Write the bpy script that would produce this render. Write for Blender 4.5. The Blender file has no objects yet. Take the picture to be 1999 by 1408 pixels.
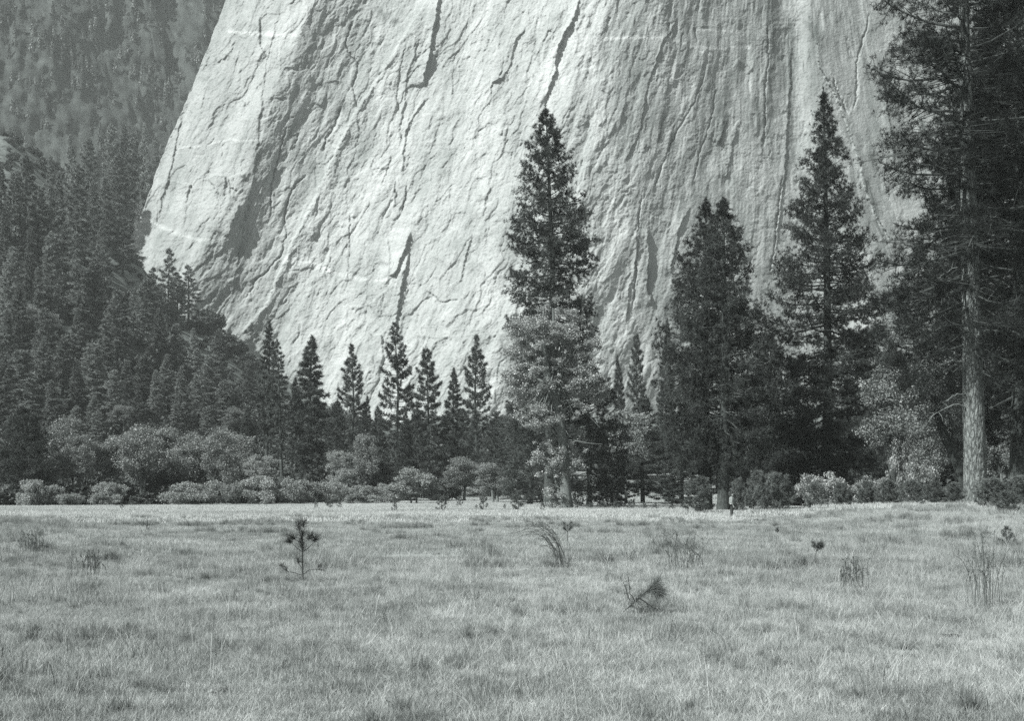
import bpy, math, random
import numpy as np
from mathutils import Vector

S = bpy.context.scene
COL = S.collection
RNG = np.random.default_rng(7)
random.seed(5)

# ------------------------------------------------------------------ camera
F = 2746.0            # focal length in photo pixels (photo 1999 x 1408)
CX, HY = 999.5, 967.0 # principal column and horizon row
EYE = 1.63
cam_d = bpy.data.cameras.new('camera')
cam = bpy.data.objects.new('camera', cam_d)
COL.objects.link(cam)
cam.location = (0, 0, EYE)
cam.rotation_euler = (math.radians(90), 0, 0)
cam_d.sensor_width = 36.0
cam_d.lens = F / 1999.0 * 36.0
cam_d.shift_y = (HY - 704.0) / 1999.0
cam_d.clip_start = 0.2
cam_d.clip_end = 6000
S.camera = cam


def at(px, py, Y):
    return ((px - CX) / F * Y, Y, EYE + (HY - py) / F * Y)


# ------------------------------------------------------------------ noise
_perm = np.random.default_rng(3).permutation(4096)
_gx = np.cos(np.arange(4096) * 2 * np.pi * 0.61803)
_gy = np.sin(np.arange(4096) * 2 * np.pi * 0.61803)


def perlin(x, y):
    x = np.asarray(x, float); y = np.asarray(y, float)
    xi = np.floor(x).astype(int); yi = np.floor(y).astype(int)
    xf = x - xi; yf = y - yi
    u = xf * xf * xf * (xf * (xf * 6 - 15) + 10); v = yf * yf * yf * (yf * (yf * 6 - 15) + 10)

    def g(ix, iy, dx, dy):
        h = _perm[(_perm[ix & 4095] + iy) & 4095]
        return _gx[h] * dx + _gy[h] * dy
    a = g(xi, yi, xf, yf); b = g(xi + 1, yi, xf - 1, yf)
    c = g(xi, yi + 1, xf, yf - 1); d = g(xi + 1, yi + 1, xf - 1, yf - 1)
    return (a + (b - a) * u + ((c + (d - c) * u) - (a + (b - a) * u)) * v) * 1.5


def fbm(x, y, octv=4, gain=0.5, lac=2.07):
    s = 0; a = 1.0; n = 0
    for i in range(octv):
        s = s + a * perlin(x + 17.3 * i, y - 9.1 * i); n += a
        x = x * lac; y = y * lac; a *= gain
    return s / n


def ridged(x, y, octv=4, gain=0.5):
    s = 0; a = 1.0; n = 0
    for i in range(octv):
        s = s + a * (1 - 2 * np.abs(perlin(x + 31.7 * i, y + 11.9 * i))); n += a
        x = x * 2.1; y = y * 2.1; a *= gain
    return s / n


def smooth(a, b, x):
    t = np.clip((x - a) / (b - a), 0, 1)
    return t * t * (3 - 2 * t)


# ------------------------------------------------------------------ terrain
def H(x, y):
    x = np.asarray(x, float); y = np.asarray(y, float)
    r = x / np.maximum(y, 5.0)
    s = np.interp(r, [-0.6, -0.36, -0.275, -0.245, -0.2, -0.17, -0.1, 0.4], [0.46, 0.44, 0.325, 0.245, 0.20, 0.155, 0.105, 0.105])
    d = y - 295.0
    soft = np.where(d > 80, d, 20 * np.log1p(np.exp(np.clip(d, -400, 80) / 20)))
    soft = np.minimum(soft, 430)
    h = s * soft * smooth(150, 260, y)
    h = h + fbm(x / 45.0, y / 45.0, 3) * 5.0 * smooth(300, 430, y)
    rise = 0.95 * smooth(0.17, 0.30, r) * smooth(38, 90, y) * (1 - smooth(170, 240, y))
    und = 0.10 * fbm(x / 9.0, y / 9.0, 2) * smooth(6, 25, y) * (1 - smooth(110, 200, y))
    left = 0.30 * (1 - smooth(-0.36, -0.22, r)) * smooth(22, 40, y) * (1 - smooth(52, 64, y))
    return h + rise + und + left


def solveY(px, py, lo=60.0, hi=1500.0):
    """depth at which the ground shows at pixel row py in column px"""
    Y = np.linspace(lo, hi, 3000)
    X = (px - CX) / F * Y
    row = HY - (H(X, Y) - EYE) / Y * F
    i = np.argmax(row <= py)
    if row[i] > py: i = int(np.argmin(row))
    return float(Y[i])


# ------------------------------------------------------------------ mesh helpers
def mesh_np(name, v, faces, mats=(), midx=None, attrs=None, smooth_shade=False):
    """faces: list of integer arrays, each (n,3) or (n,4)"""
    v = np.ascontiguousarray(v, dtype=np.float32)
    me = bpy.data.meshes.new(name)
    me.vertices.add(len(v)); me.vertices.foreach_set('co', v.ravel())
    faces = [np.asarray(f, dtype=np.int32) for f in faces if len(f)]
    if faces:
        tot = np.concatenate([np.full(len(f), f.shape[1], np.int32) for f in faces])
        loops = np.concatenate([f.ravel() for f in faces])
        start = np.concatenate([[0], np.cumsum(tot)[:-1]]).astype(np.int32)
        me.loops.add(len(loops)); me.loops.foreach_set('vertex_index', loops)
        me.polygons.add(len(tot)); me.polygons.foreach_set('loop_start', start)
        me.polygons.foreach_set('loop_total', tot)
        if midx is not None:
            me.polygons.foreach_set('material_index', np.asarray(midx, np.int32))
        me.polygons.foreach_set('use_smooth', np.full(len(tot), smooth_shade, bool))
    for m in mats:
        me.materials.append(m)
    for k, a in (attrs or {}).items():
        at_ = me.attributes.new(k, 'FLOAT', 'POINT')
        at_.data.foreach_set('value', np.asarray(a, np.float32))
    me.update(calc_edges=True)
    return me


def mobj(name, me, parent=None, loc=None):
    o = bpy.data.objects.new(name, me)
    COL.objects.link(o)
    if parent is not None:
        o.parent = parent
    if loc is not None:
        o.location = loc
    return o


def tag(o, label=None, cat=None, group=None, kind=None):
    if label: o['label'] = label
    if cat: o['category'] = cat
    if group: o['group'] = group
    if kind: o['kind'] = kind
    return o


def thing(name, label, cat, loc, rz=0.0, scale=(1, 1, 1), group=None):
    o = bpy.data.objects.new(name, None)
    COL.objects.link(o)
    o.location = loc; o.rotation_euler = (0, 0, rz); o.scale = scale
    o.empty_display_size = 0.3
    return tag(o, label, cat, group)


class MB:
    """collects vertices and faces"""
    def __init__(s):
        s.v = []; s.f3 = []; s.f4 = []; s.n = 0; s.sh = []

    def add(s, v, f, shade=0.5):
        v = np.asarray(v, float); f = np.asarray(f)
        if len(f) == 0: return s
        (s.f3 if f.shape[1] == 3 else s.f4).append(f + s.n)
        s.v.append(v); s.n += len(v)
        s.sh.append(np.broadcast_to(np.asarray(shade, float), (len(v),)))
        return s

    def mesh(s, name, mat, smooth_shade=False):
        fs = []
        if s.f3: fs.append(np.concatenate(s.f3))
        if s.f4: fs.append(np.concatenate(s.f4))
        return mesh_np(name, np.concatenate(s.v), fs, [mat], attrs={'shade': np.concatenate(s.sh)}, smooth_shade=smooth_shade)


def norm(a):
    return a / np.maximum(np.linalg.norm(a, axis=-1, keepdims=True), 1e-9)


def tube(path, rad, sides=6, rough=0.0, rng=None, cap=True):
    path = np.asarray(path, float); n = len(path)
    rad = np.broadcast_to(np.asarray(rad, float), (n,))
    t = np.gradient(path, axis=0); t = norm(t)
    ref = np.array([0, 0, 1.0]) if abs(t[:, 2]).mean() < 0.8 else np.array([1.0, 0, 0])
    a = norm(np.cross(t, ref)); b = np.cross(t, a)
    ang = np.arange(sides) * 2 * np.pi / sides
    rr = rad[:, None] * np.ones(sides)
    if rough and rng is not None:
        rr = rr * (1 + rough * rng.normal(size=rr.shape))
    v = path[:, None] + a[:, None] * (np.cos(ang)[None, :, None] * rr[..., None]) + b[:, None] * (np.sin(ang)[None, :, None] * rr[..., None])
    v = v.reshape(-1, 3)
    i = np.arange(n - 1)[:, None] * sides; j = np.arange(sides)[None, :]; k = (j + 1) % sides
    f = np.stack([i + j, i + k, i + sides + k, i + sides + j], -1).reshape(-1, 4)
    return v, f


def needles(rng, c, d, L, n, w, bias=0.7):
    """c (N,3) tuft centres, d (N,3) directions, L (N,) lengths: n thin triangles each"""
    N = len(c)
    r = norm(rng.normal(size=(N, n, 3)))
    dd = norm(d[:, None] * bias + r)
    tip = c[:, None] + dd * (L[:, None, None] * rng.uniform(0.6, 1.1, (N, n, 1)))
    side = norm(np.cross(dd, rng.normal(size=(N, n, 3)))) * (w / 2)
    base = c[:, None] + dd * (L[:, None, None] * 0.08)
    v = np.stack([base + side, base - side, tip], 2).reshape(-1, 3)
    f = np.arange(N * n * 3).reshape(-1, 3)
    return v, f


def leaves(rng, c, out, size, up=0.35, w=0.7):
    """diamond leaves at c"""
    N = len(c)
    nrm = norm(norm(rng.normal(size=(N, 3))) + out * 0.5 + np.array([0, 0, up]))
    a = norm(np.cross(nrm, rng.normal(size=(N, 3)))); b = np.cross(nrm, a)
    s = (size * rng.uniform(0.6, 1.25, N))[:, None]
    v = np.stack([c - a * s * 0.5, c - b * s * 0.5 * w, c + a * s * 0.5 + nrm * s * 0.1, c + b * s * 0.5 * w], 1).reshape(-1, 3)
    f = np.arange(N * 4).reshape(-1, 4)
    return v, f


# ------------------------------------------------------------------ materials
def tint(v):
    """grey value -> faint cool green print tone"""
    k = min(1.0, max(0.0, v / 0.5))
    return (v * (0.88 + 0.09 * k), v, v * (0.95 + 0.035 * k), 1.0)


def new_mat(name):
    m = bpy.data.materials.new(name)
    m.use_nodes = True
    nt = m.node_tree
    for n in list(nt.nodes): nt.nodes.remove(n)
    out = nt.nodes.new('ShaderNodeOutputMaterial')
    return m, nt, out


def N(nt, typ, **kw):
    n = nt.nodes.new(typ)
    for k, v in kw.items():
        if k.startswith('in_'):
            key = k[3:]
            key = int(key) if key.isdigit() else key.replace('_', ' ')
            n.inputs[key].default_value = v
        else:
            setattr(n, k, v)
    return n


def ramp(nt, src, stops):
    r = nt.nodes.new('ShaderNodeValToRGB')
    els = r.color_ramp.elements
    while len(els) < len(stops): els.new(0.5)
    for e, (p, v) in zip(els, stops):
        e.position = p; e.color = tint(v) if not isinstance(v, tuple) else v
    nt.links.new(src, r.inputs['Fac'])
    return r


def foliage_mat(name, lo, hi, rough=0.55, trans=0.25, scale=0.6, spec=0.4, orand=0.22):
    m, nt, out = new_mat(name)
    att = N(nt, 'ShaderNodeAttribute', attribute_name='shade')
    geo = N(nt, 'ShaderNodeNewGeometry')
    oi = N(nt, 'ShaderNodeObjectInfo')
    no = N(nt, 'ShaderNodeTexNoise', in_Scale=scale, in_Detail=2.0)
    nt.links.new(geo.outputs['Position'], no.inputs['Vector'])
    a = N(nt, 'ShaderNodeMath', operation='MULTIPLY_ADD', in_1=0.55)
    nt.links.new(att.outputs['Fac'], a.inputs[0])
    b = N(nt, 'ShaderNodeMath', operation='MULTIPLY_ADD', in_1=0.35, in_2=-0.08)
    nt.links.new(no.outputs['Fac'], b.inputs[0]); nt.links.new(b.outputs[0], a.inputs[2])
    c = N(nt, 'ShaderNodeMath', operation='MULTIPLY_ADD', in_1=orand)
    nt.links.new(oi.outputs['Random'], c.inputs[0]); nt.links.new(a.outputs[0], c.inputs[2])
    r = ramp(nt, c.outputs[0], [(0.1, lo), (0.95, hi)])
    p = N(nt, 'ShaderNodeBsdfPrincipled', in_Roughness=rough)
    p.inputs['Specular IOR Level'].default_value = spec
    nt.links.new(r.outputs[0], p.inputs['Base Color'])
    if trans > 0:
        t = N(nt, 'ShaderNodeBsdfTranslucent')
        nt.links.new(r.outputs[0], t.inputs['Color'])
        mx = N(nt, 'ShaderNodeMixShader', in_0=trans)
        nt.links.new(p.outputs[0], mx.inputs[1]); nt.links.new(t.outputs[0], mx.inputs[2])
        nt.links.new(mx.outputs[0], out.inputs['Surface'])
    else:
        nt.links.new(p.outputs[0], out.inputs['Surface'])
    return m


def bark_mat(name, lo, hi, scale=6.0, stretch=0.25, bump=0.6, dist=0.05):
    m, nt, out = new_mat(name)
    tc = N(nt, 'ShaderNodeTexCoord')
    mp = N(nt, 'ShaderNodeMapping'); mp.inputs['Scale'].default_value = (1, 1, stretch)
    nt.links.new(tc.outputs['Object'], mp.inputs['Vector'])
    vo = N(nt, 'ShaderNodeTexVoronoi', in_Scale=scale); vo.feature = 'DISTANCE_TO_EDGE'
    no = N(nt, 'ShaderNodeTexNoise', in_Scale=scale * 2.2, in_Detail=6.0)
    nt.links.new(mp.outputs[0], no.inputs['Vector'])
    wp = N(nt, 'ShaderNodeMixRGB', blend_type='ADD', in_0=0.25)
    nt.links.new(mp.outputs[0], wp.inputs[1]); nt.links.new(no.outputs['Color'], wp.inputs[2])
    nt.links.new(wp.outputs[0], vo.inputs['Vector'])
    mul = N(nt, 'ShaderNodeMath', operation='MULTIPLY_ADD', in_1=2.2)
    nt.links.new(vo.outputs['Distance'], mul.inputs[0]); 
    n2 = N(nt, 'ShaderNodeMath', operation='MULTIPLY', in_1=0.6); nt.links.new(no.outputs['Fac'], n2.inputs[0])
    nt.links.new(n2.outputs[0], mul.inputs[2])
    r = ramp(nt, mul.outputs[0], [(0.22, lo), (0.7, hi)])
    bp = N(nt, 'ShaderNodeBump', in_Strength=bump, in_Distance=dist)
    nt.links.new(mul.outputs[0], bp.inputs['Height'])
    p = N(nt, 'ShaderNodeBsdfPrincipled', in_Roughness=0.85)
    p.inputs['Specular IOR Level'].default_value = 0.2
    nt.links.new(r.outputs[0], p.inputs['Base Color']); nt.links.new(bp.outputs[0], p.inputs['Normal'])
    nt.links.new(p.outputs[0], out.inputs['Surface'])
    return m


def plain_mat(name, v, rough=0.8, var=0.3, scale=8.0):
    m, nt, out = new_mat(name)
    tc = N(nt, 'ShaderNodeTexCoord')
    no = N(nt, 'ShaderNodeTexNoise', in_Scale=scale, in_Detail=5.0)
    nt.links.new(tc.outputs['Object'], no.inputs['Vector'])
    r = ramp(nt, no.outputs['Fac'], [(0.25, v * (1 - var)), (0.75, min(1, v * (1 + var)))])
    bp = N(nt, 'ShaderNodeBump', in_Strength=0.4, in_Distance=0.02)
    nt.links.new(no.outputs['Fac'], bp.inputs['Height'])
    p = N(nt, 'ShaderNodeBsdfPrincipled', in_Roughness=rough)
    nt.links.new(r.outputs[0], p.inputs['Base Color']); nt.links.new(bp.outputs[0], p.inputs['Normal'])
    nt.links.new(p.outputs[0], out.inputs['Surface'])
    return m


M = {}
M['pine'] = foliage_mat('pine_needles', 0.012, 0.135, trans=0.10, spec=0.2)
M['darkpine'] = foliage_mat('shade_toned_pine_needles', 0.006, 0.065, trans=0.06, spec=0.12)  # darker copy of the pine needles, backlit shade of right-hand trees put into colour
M['fir'] = foliage_mat('fir_needles', 0.025, 0.16, trans=0.10, scale=0.25, spec=0.25)
M['slopefir'] = foliage_mat('slope_fir_needles', 0.035, 0.34, trans=0.10, scale=0.3, spec=0.2, orand=0.5)
M['young'] = foliage_mat('young_pine_needles', 0.08, 0.24, trans=0.15, scale=1.5)
M['cotton'] = foliage_mat('cottonwood_leaves', 0.18, 0.52, rough=0.36, trans=0.25, scale=0.5, spec=0.7)
M['oak'] = foliage_mat('broad_leaves', 0.08, 0.40, rough=0.45, trans=0.2, scale=0.3, spec=0.5)
M['willow'] = foliage_mat('willow_leaves', 0.17, 0.46, rough=0.55, trans=0.25, scale=0.3)
M['bright'] = foliage_mat('shiny_pale_leaves', 0.14, 0.5, rough=0.38, trans=0.25, scale=0.6, spec=0.7)
M['darkleaf'] = foliage_mat('dark_scrub_leaves', 0.028, 0.08, rough=0.6, trans=0.1, scale=0.3)
M['brush'] = foliage_mat('hillside_scrub_leaves', 0.03, 0.12, rough=0.6, trans=0.1, scale=0.08)
M['bark'] = bark_mat('pine_bark', 0.03, 0.10)
M['bigbark'] = bark_mat('plated_bark', 0.05, 0.27, scale=4.2, stretch=0.24, bump=1.0, dist=0.12)
M['greybark'] = bark_mat('cottonwood_bark', 0.10, 0.26, scale=8.0, stretch=0.18, bump=0.8, dist=0.06)
M['darkbark'] = bark_mat('dark_bark', 0.02, 0.06)
M['dead'] = plain_mat('bleached_dead_wood', 0.22)
M['twig'] = plain_mat('dark_twig', 0.05)
M['limb'] = plain_mat('pine_limb', 0.06)

# ------------------------------------------------------------------ world, sun
SUN_AZ = math.radians(53)   # angle from straight-behind-the-camera towards the left
SUN_EL = math.radians(46)
w = bpy.data.worlds.new('World'); S.world = w; w.use_nodes = True
nt = w.node_tree
bg = nt.nodes['Background']
sky = nt.nodes.new('ShaderNodeTexSky'); sky.sky_type = 'NISHITA'; sky.sun_disc = False
sky.sun_elevation = SUN_EL
sv = Vector((-math.sin(SUN_AZ) * math.cos(SUN_EL), -math.cos(SUN_AZ) * math.cos(SUN_EL), math.sin(SUN_EL)))
sky.sun_rotation = math.atan2(sv.x, sv.y)
bw = nt.nodes.new('ShaderNodeRGBToBW')
mc = nt.nodes.new('ShaderNodeMixRGB'); mc.blend_type = 'MULTIPLY'; mc.inputs[0].default_value = 1
mc.inputs[2].default_value = (0.965, 1.0, 0.985, 1)
nt.links.new(sky.outputs[0], bw.inputs[0]); nt.links.new(bw.outputs[0], mc.inputs[1])
nt.links.new(mc.outputs[0], bg.inputs['Color'])
bg.inputs['Strength'].default_value = 0.065
sd = bpy.data.lights.new('sun', 'SUN'); sd.energy = 4.5; sd.angle = math.radians(0.55); sd.color = (0.975, 1.0, 0.985)
so = bpy.data.objects.new('sun', sd); COL.objects.link(so)
so.rotation_euler = sv.to_track_quat('Z', 'Y').to_euler()
so.location = (-300, -200, 400)
S.view_settings.view_transform = 'Standard'; S.view_settings.look = 'None'
S.view_settings.exposure = 0.8; S.view_settings.gamma = 1.0


# ------------------------------------------------------------------ ground
def ground_mat():
    m, nt, out = new_mat('meadow_soil')
    geo = N(nt, 'ShaderNodeNewGeometry')
    n1 = N(nt, 'ShaderNodeTexNoise', in_Scale=0.35, in_Detail=8.0, in_Roughness=0.7)
    n2 = N(nt, 'ShaderNodeTexNoise', in_Scale=18.0, in_Detail=6.0, in_Roughness=0.75)
    for n in (n1, n2): nt.links.new(geo.outputs['Position'], n.inputs['Vector'])
    ad = N(nt, 'ShaderNodeMath', operation='ADD')
    nt.links.new(n1.outputs['Fac'], ad.inputs[0]); nt.links.new(n2.outputs['Fac'], ad.inputs[1])
    dv = N(nt, 'ShaderNodeMath', operation='MULTIPLY', in_1=0.5); nt.links.new(ad.outputs[0], dv.inputs[0])
    r = ramp(nt, dv.outputs[0], [(0.32, 0.13), (0.62, 0.36)])
    # the forest floor beyond the meadow is dark duff and scrub
    sx = N(nt, 'ShaderNodeSeparateXYZ'); nt.links.new(geo.outputs['Position'], sx.inputs[0])
    mr = N(nt, 'ShaderNodeMapRange'); mr.inputs['From Min'].default_value = 1.2; mr.inputs['From Max'].default_value = 5.0
    nt.links.new(sx.outputs['Z'], mr.inputs['Value'])
    n3 = N(nt, 'ShaderNodeTexNoise', in_Scale=0.12, in_Detail=9.0, in_Roughness=0.7)
    nt.links.new(geo.outputs['Position'], n3.inputs['Vector'])
    r3 = ramp(nt, n3.outputs['Fac'], [(0.45, 0.035), (0.72, 0.16)])
    mx = N(nt, 'ShaderNodeMixRGB'); nt.links.new(mr.outputs[0], mx.inputs[0])
    nt.links.new(r.outputs[0], mx.inputs[1]); nt.links.new(r3.outputs[0], mx.inputs[2])
    # bare pale talus rock below the cliff
    n5 = N(nt, 'ShaderNodeTexNoise', in_Scale=0.35, in_Detail=8.0, in_Roughness=0.75); nt.links.new(geo.outputs['Position'], n5.inputs['Vector'])
    r5 = ramp(nt, n5.outputs['Fac'], [(0.38, 0.07), (0.62, 0.20)])
    mr2 = N(nt, 'ShaderNodeMapRange'); mr2.inputs['From Min'].default_value = 470; mr2.inputs['From Max'].default_value = 560
    nt.links.new(sx.outputs['Y'], mr2.inputs['Value'])
    mx2 = N(nt, 'ShaderNodeMixRGB'); nt.links.new(mr2.outputs[0], mx2.inputs[0]); nt.links.new(mx.outputs[0], mx2.inputs[1]); nt.links.new(r5.outputs[0], mx2.inputs[2])
    mx = mx2
    bp = N(nt, 'ShaderNodeBump', in_Strength=0.7, in_Distance=0.05)
    nt.links.new(n2.outputs['Fac'], bp.inputs['Height'])
    p = N(nt, 'ShaderNodeBsdfPrincipled', in_Roughness=0.95)
    p.inputs['Specular IOR Level'].default_value = 0.1
    nt.links.new(mx.outputs[0], p.inputs['Base Color']); nt.links.new(bp.outputs[0], p.inputs['Normal'])
    nt.links.new(p.outputs[0], out.inputs['Surface'])
    return m


def grid_faces(nx, ny):
    i = np.arange(ny - 1)[:, None] * nx + np.arange(nx - 1)[None, :]
    return np.stack([i, i + 1, i + nx + 1, i + nx], -1).reshape(-1, 4)


def build_ground():
    ys = np.concatenate([np.linspace(-60, 4, 12), np.geomspace(6, 100, 150)[0:], np.linspace(102, 420, 160), np.linspace(425, 1400, 150)])
    us = np.concatenate([np.linspace(-0.9, -0.46, 14)[:-1], np.linspace(-0.46, 0.46, 240), np.linspace(0.46, 0.9, 14)[1:]])
    U, Y = np.meshgrid(us, ys)
    X = U * (np.abs(Y) + 40)
    Z = H(X, Y)
    v = np.stack([X, Y, Z], -1).reshape(-1, 3)
    me = mesh_np('ground', v, [grid_faces(len(us), len(ys))], [ground_mat()], smooth_shade=True)
    o = mobj('ground', me)
    tag(o, 'pale dry meadow floor running back to the wooded talus', kind='structure')


build_ground()


# ------------------------------------------------------------------ cliffs
def rock_mat(name, lo, hi, dark, bump=1.0, veg=None, scale=1.0):
    """stain attribute: -1 dark water streak .. +1 white vein"""
    m, nt, out = new_mat(name)
    geo = N(nt, 'ShaderNodeNewGeometry')
    mp = N(nt, 'ShaderNodeMapping'); mp.inputs['Scale'].default_value = (1, 1, 0.4)
    mp.inputs['Rotation'].default_value = (0, math.radians(-20), 0)
    nt.links.new(geo.outputs['Position'], mp.inputs['Vector'])
    n1 = N(nt, 'ShaderNodeTexNoise', in_Scale=0.05 * scale, in_Detail=9.0, in_Roughness=0.68)
    n2 = N(nt, 'ShaderNodeTexNoise', in_Scale=0.9 * scale, in_Detail=6.0, in_Roughness=0.7)
    nt.links.new(mp.outputs[0], n1.inputs['Vector']); nt.links.new(geo.outputs['Position'], n2.inputs['Vector'])
    a = N(nt, 'ShaderNodeMath', operation='MULTIPLY_ADD', in_1=0.65)
    nt.links.new(n1.outputs['Fac'], a.inputs[0])
    b = N(nt, 'ShaderNodeMath', operation='MULTIPLY', in_1=0.35); nt.links.new(n2.outputs['Fac'], b.inputs[0])
    nt.links.new(b.outputs[0], a.inputs[2])
    r = ramp(nt, a.outputs[0], [(0.36, lo), (0.62, hi)])
    st = N(nt, 'ShaderNodeAttribute', attribute_name='stain_shade')
    neg = N(nt, 'ShaderNodeMath', operation='MULTIPLY', in_1=-1.0); neg.use_clamp = True
    nt.links.new(st.outputs['Fac'], neg.inputs[0])
    pos = N(nt, 'ShaderNodeMath', operation='MULTIPLY', in_1=1.0); pos.use_clamp = True
    nt.links.new(st.outputs['Fac'], pos.inputs[0])
    m1 = N(nt, 'ShaderNodeMixRGB'); m1.inputs[2].default_value = tint(dark)
    nt.links.new(neg.outputs[0], m1.inputs[0]); nt.links.new(r.outputs[0], m1.inputs[1])
    m2 = N(nt, 'ShaderNodeMixRGB'); m2.inputs[2].default_value = tint(min(0.85, hi * 1.22))
    nt.links.new(pos.outputs[0], m2.inputs[0]); nt.links.new(m1.outputs[0], m2.inputs[1])
    bp = N(nt, 'ShaderNodeBump', in_Strength=bump, in_Distance=1.1 / scale)
    nt.links.new(n2.outputs['Fac'], bp.inputs['Height'])
    p = N(nt, 'ShaderNodeBsdfPrincipled', in_Roughness=0.9)
    p.inputs['Specular IOR Level'].default_value = 0.15
    nt.links.new(m2.outputs[0], p.inputs['Base Color']); nt.links.new(bp.outputs[0], p.inputs['Normal'])
    nt.links.new(p.outputs[0], out.inputs['Surface'])
    return m


# cracks and steps read off the wall: (kind, height m, width px, points in photo pixels, top to bottom)
# 'd' left/upper side proud (dark step), 'b' right side proud (bright edge), 'g' groove, 'o' overhang: upper side proud
CRACKS = [
 ('b', 9, 60, [(860, -40), (735, 160), (690, 228), (655, 300), (610, 400), (575, 470), (548, 530), (520, 600), (470, 650)]),
 ('d', 2.2, 40, [(560, -40), (520, 120), (505, 250), (495, 350), (480, 420), (462, 520), (448, 600)]),
 ('d', 4, 25, [(505, 30), (508, 90), (520, 110)]),
 ('d', 3, 14, [(455, 90), (440, 110), (425, 125)]),
 ('d', 4, 20, [(358, 215), (345, 270), (332, 335), (318, 380), (310, 430)]),
 ('o', 5, 34, [(333, 355), (350, 358), (373, 362)]),
 ('o', 6, 30, [(405, 352), (420, 342), (443, 344)]),
 ('d', 4, 16, [(444, 344), (447, 365), (455, 345), (470, 338), (482, 341)]),
 ('d', 5, 22, [(470, 395), (455, 430), (445, 465)]),
 ('g', 3, 5, [(690, 30), (675, 90), (700, 130), (690, 170), (700, 225)]),
 ('g', 4, 7, [(668, 205), (655, 240), (640, 265), (628, 300)]),
 ('g', 2.5, 5, [(560, 240), (545, 300), (530, 360), (528, 430)]),
 ('g', 3, 6, [(600, 340), (575, 360), (560, 400), (552, 450)]),
 ('d', 3, 16, [(545, 320), (520, 350), (500, 400), (490, 430)]),
 ('g', 3, 6, [(555, 430), (560, 460), (548, 500), (520, 530), (500, 545), (470, 600)]),
 ('d', 6, 26, [(862, -30), (845, 60), (838, 110), (828, 150), (830, 170)]),
 ('d', 4, 18, [(838, 185), (815, 215), (800, 240), (790, 265), (788, 300), (785, 350)]),
 ('d', 3, 14, [(820, 60), (808, 110), (795, 140), (790, 200), (780, 240), (783, 290)]),
 ('g', 2, 4, [(795, 80), (782, 130), (775, 190), (779, 230)]),
 ('d', 3, 12, [(762, 300), (755, 335), (742, 362)]),
 ('g', 3, 5, [(772, 350), (773, 400)]),
 ('g', 3, 5, [(797, 360), (790, 390), (788, 420)]),
 ('d', 6, 24, [(802, 448), (795, 475), (782, 505), (775, 530), (758, 540)]),
 ('d', 5, 22, [(800, 490), (790, 530), (782, 570), (775, 620), (772, 660)]),
 ('o', 5, 20, [(718, 598), (735, 585), (757, 564)]),
 ('o', 3, 14, [(670, 597), (690, 600), (706, 600), (716, 608)]),
 ('o', 6, 26, [(717, 650), (730, 655), (748, 655)]),
 ('d', 2, 10, [(757, 460), (760, 510), (757, 560)]),
 ('b', 2, 10, [(720, 440), (716, 520), (714, 600)]),
 ('g', 2, 4, [(685, 410), (682, 500), (678, 560)]),
 ('b', 4, 26, [(1080, 0), (1050, 120), (1020, 210), (1000, 260), (985, 300)]),
 ('d', 6, 26, [(1137, -30), (1120, 40), (1100, 66), (1090, 90), (1083, 140), (1068, 180), (1060, 215)]),
 ('b', 3, 18, [(1062, 180), (1035, 260), (1015, 310), (1000, 360), (990, 420)]),
 ('d', 4, 16, [(1035, 40), (1005, 80), (998, 120), (985, 150), (960, 160), (955, 190)]),
 ('g', 2, 5, [(1048, 70), (1040, 100), (1050, 110), (1070, 60), (1090, 66)]),
 ('o', 3, 12, [(960, 152), (975, 150), (990, 145)]),
 ('d', 3, 14, [(925, 450), (915, 480), (905, 520), (895, 560)]),
 ('d', 2, 12, [(960, 330), (950, 380), (940, 430)]),
 ('g', 2, 4, [(830, 565), (860, 590), (900, 585)]),
 ('o', 2, 10, [(800, 655), (860, 660), (930, 655), (990, 652)]),
 ('o', 3, 12, [(870, 700), (895, 696), (915, 690)]),
 ('g', 3, 5, [(1253, 375), (1247, 430), (1244, 480), (1240, 560), (1232, 620)]),
 ('d', 4, 14, [(1250, 430), (1240, 520), (1228, 570), (1222, 640)]),
 ('d', 5, 18, [(1262, 440), (1268, 500), (1262, 560), (1275, 600)]),
 ('d', 4, 20, [(1350, 400), (1328, 440), (1315, 500), (1308, 540)]),
 ('o', 3, 14, [(1268, 420), (1290, 430), (1310, 435)]),
 ('g', 3, 4, [(1497, 30), (1500, 110), (1493, 180), (1494, 240), (1490, 300)]),
 ('d', 4, 14, [(1545, 60), (1542, 150), (1538, 230), (1532, 330), (1524, 400), (1515, 480), (1508, 520)]),
 ('g', 4, 5, [(1528, 340), (1520, 400), (1512, 480), (1500, 540)]),
 ('d', 4, 18, [(1420, 230), (1410, 260), (1405, 280)]),
 ('d', 3, 12, [(1440, 240), (1425, 310), (1415, 350)]),
 ('o', 3, 14, [(1440, 235), (1455, 243), (1470, 237)]),
 ('o', 3, 14, [(1435, 115), (1455, 122), (1470, 135)]),
 ('o', 2, 10, [(1460, 365), (1480, 367), (1492, 372)]),
 ('b', 5, 24, [(1590, 40), (1600, 130), (1625, 170), (1650, 230), (1675, 300), (1690, 370), (1715, 430), (1760, 500)]),
 ('g', 4, 6, [(1625, 150), (1640, 190), (1655, 225)]),
 ('g', 3, 5, [(1700, 20), (1690, 60), (1672, 120), (1672, 190), (1665, 220)]),
 ('d', 3, 14, [(1730, 180), (1740, 260), (1750, 330)]),
 ('d', 3, 14, [(1330, 20), (1290, 90), (1262, 180), (1250, 250), (1215, 330)]),
 ('g', 2, 4, [(1380, 130), (1355, 200), (1320, 260), (1290, 330), (1275, 380)]),
 ('g', 2, 4, [(1400, 160), (1390, 230), (1365, 300), (1350, 370)]),
]
rr = random.Random(11)
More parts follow.
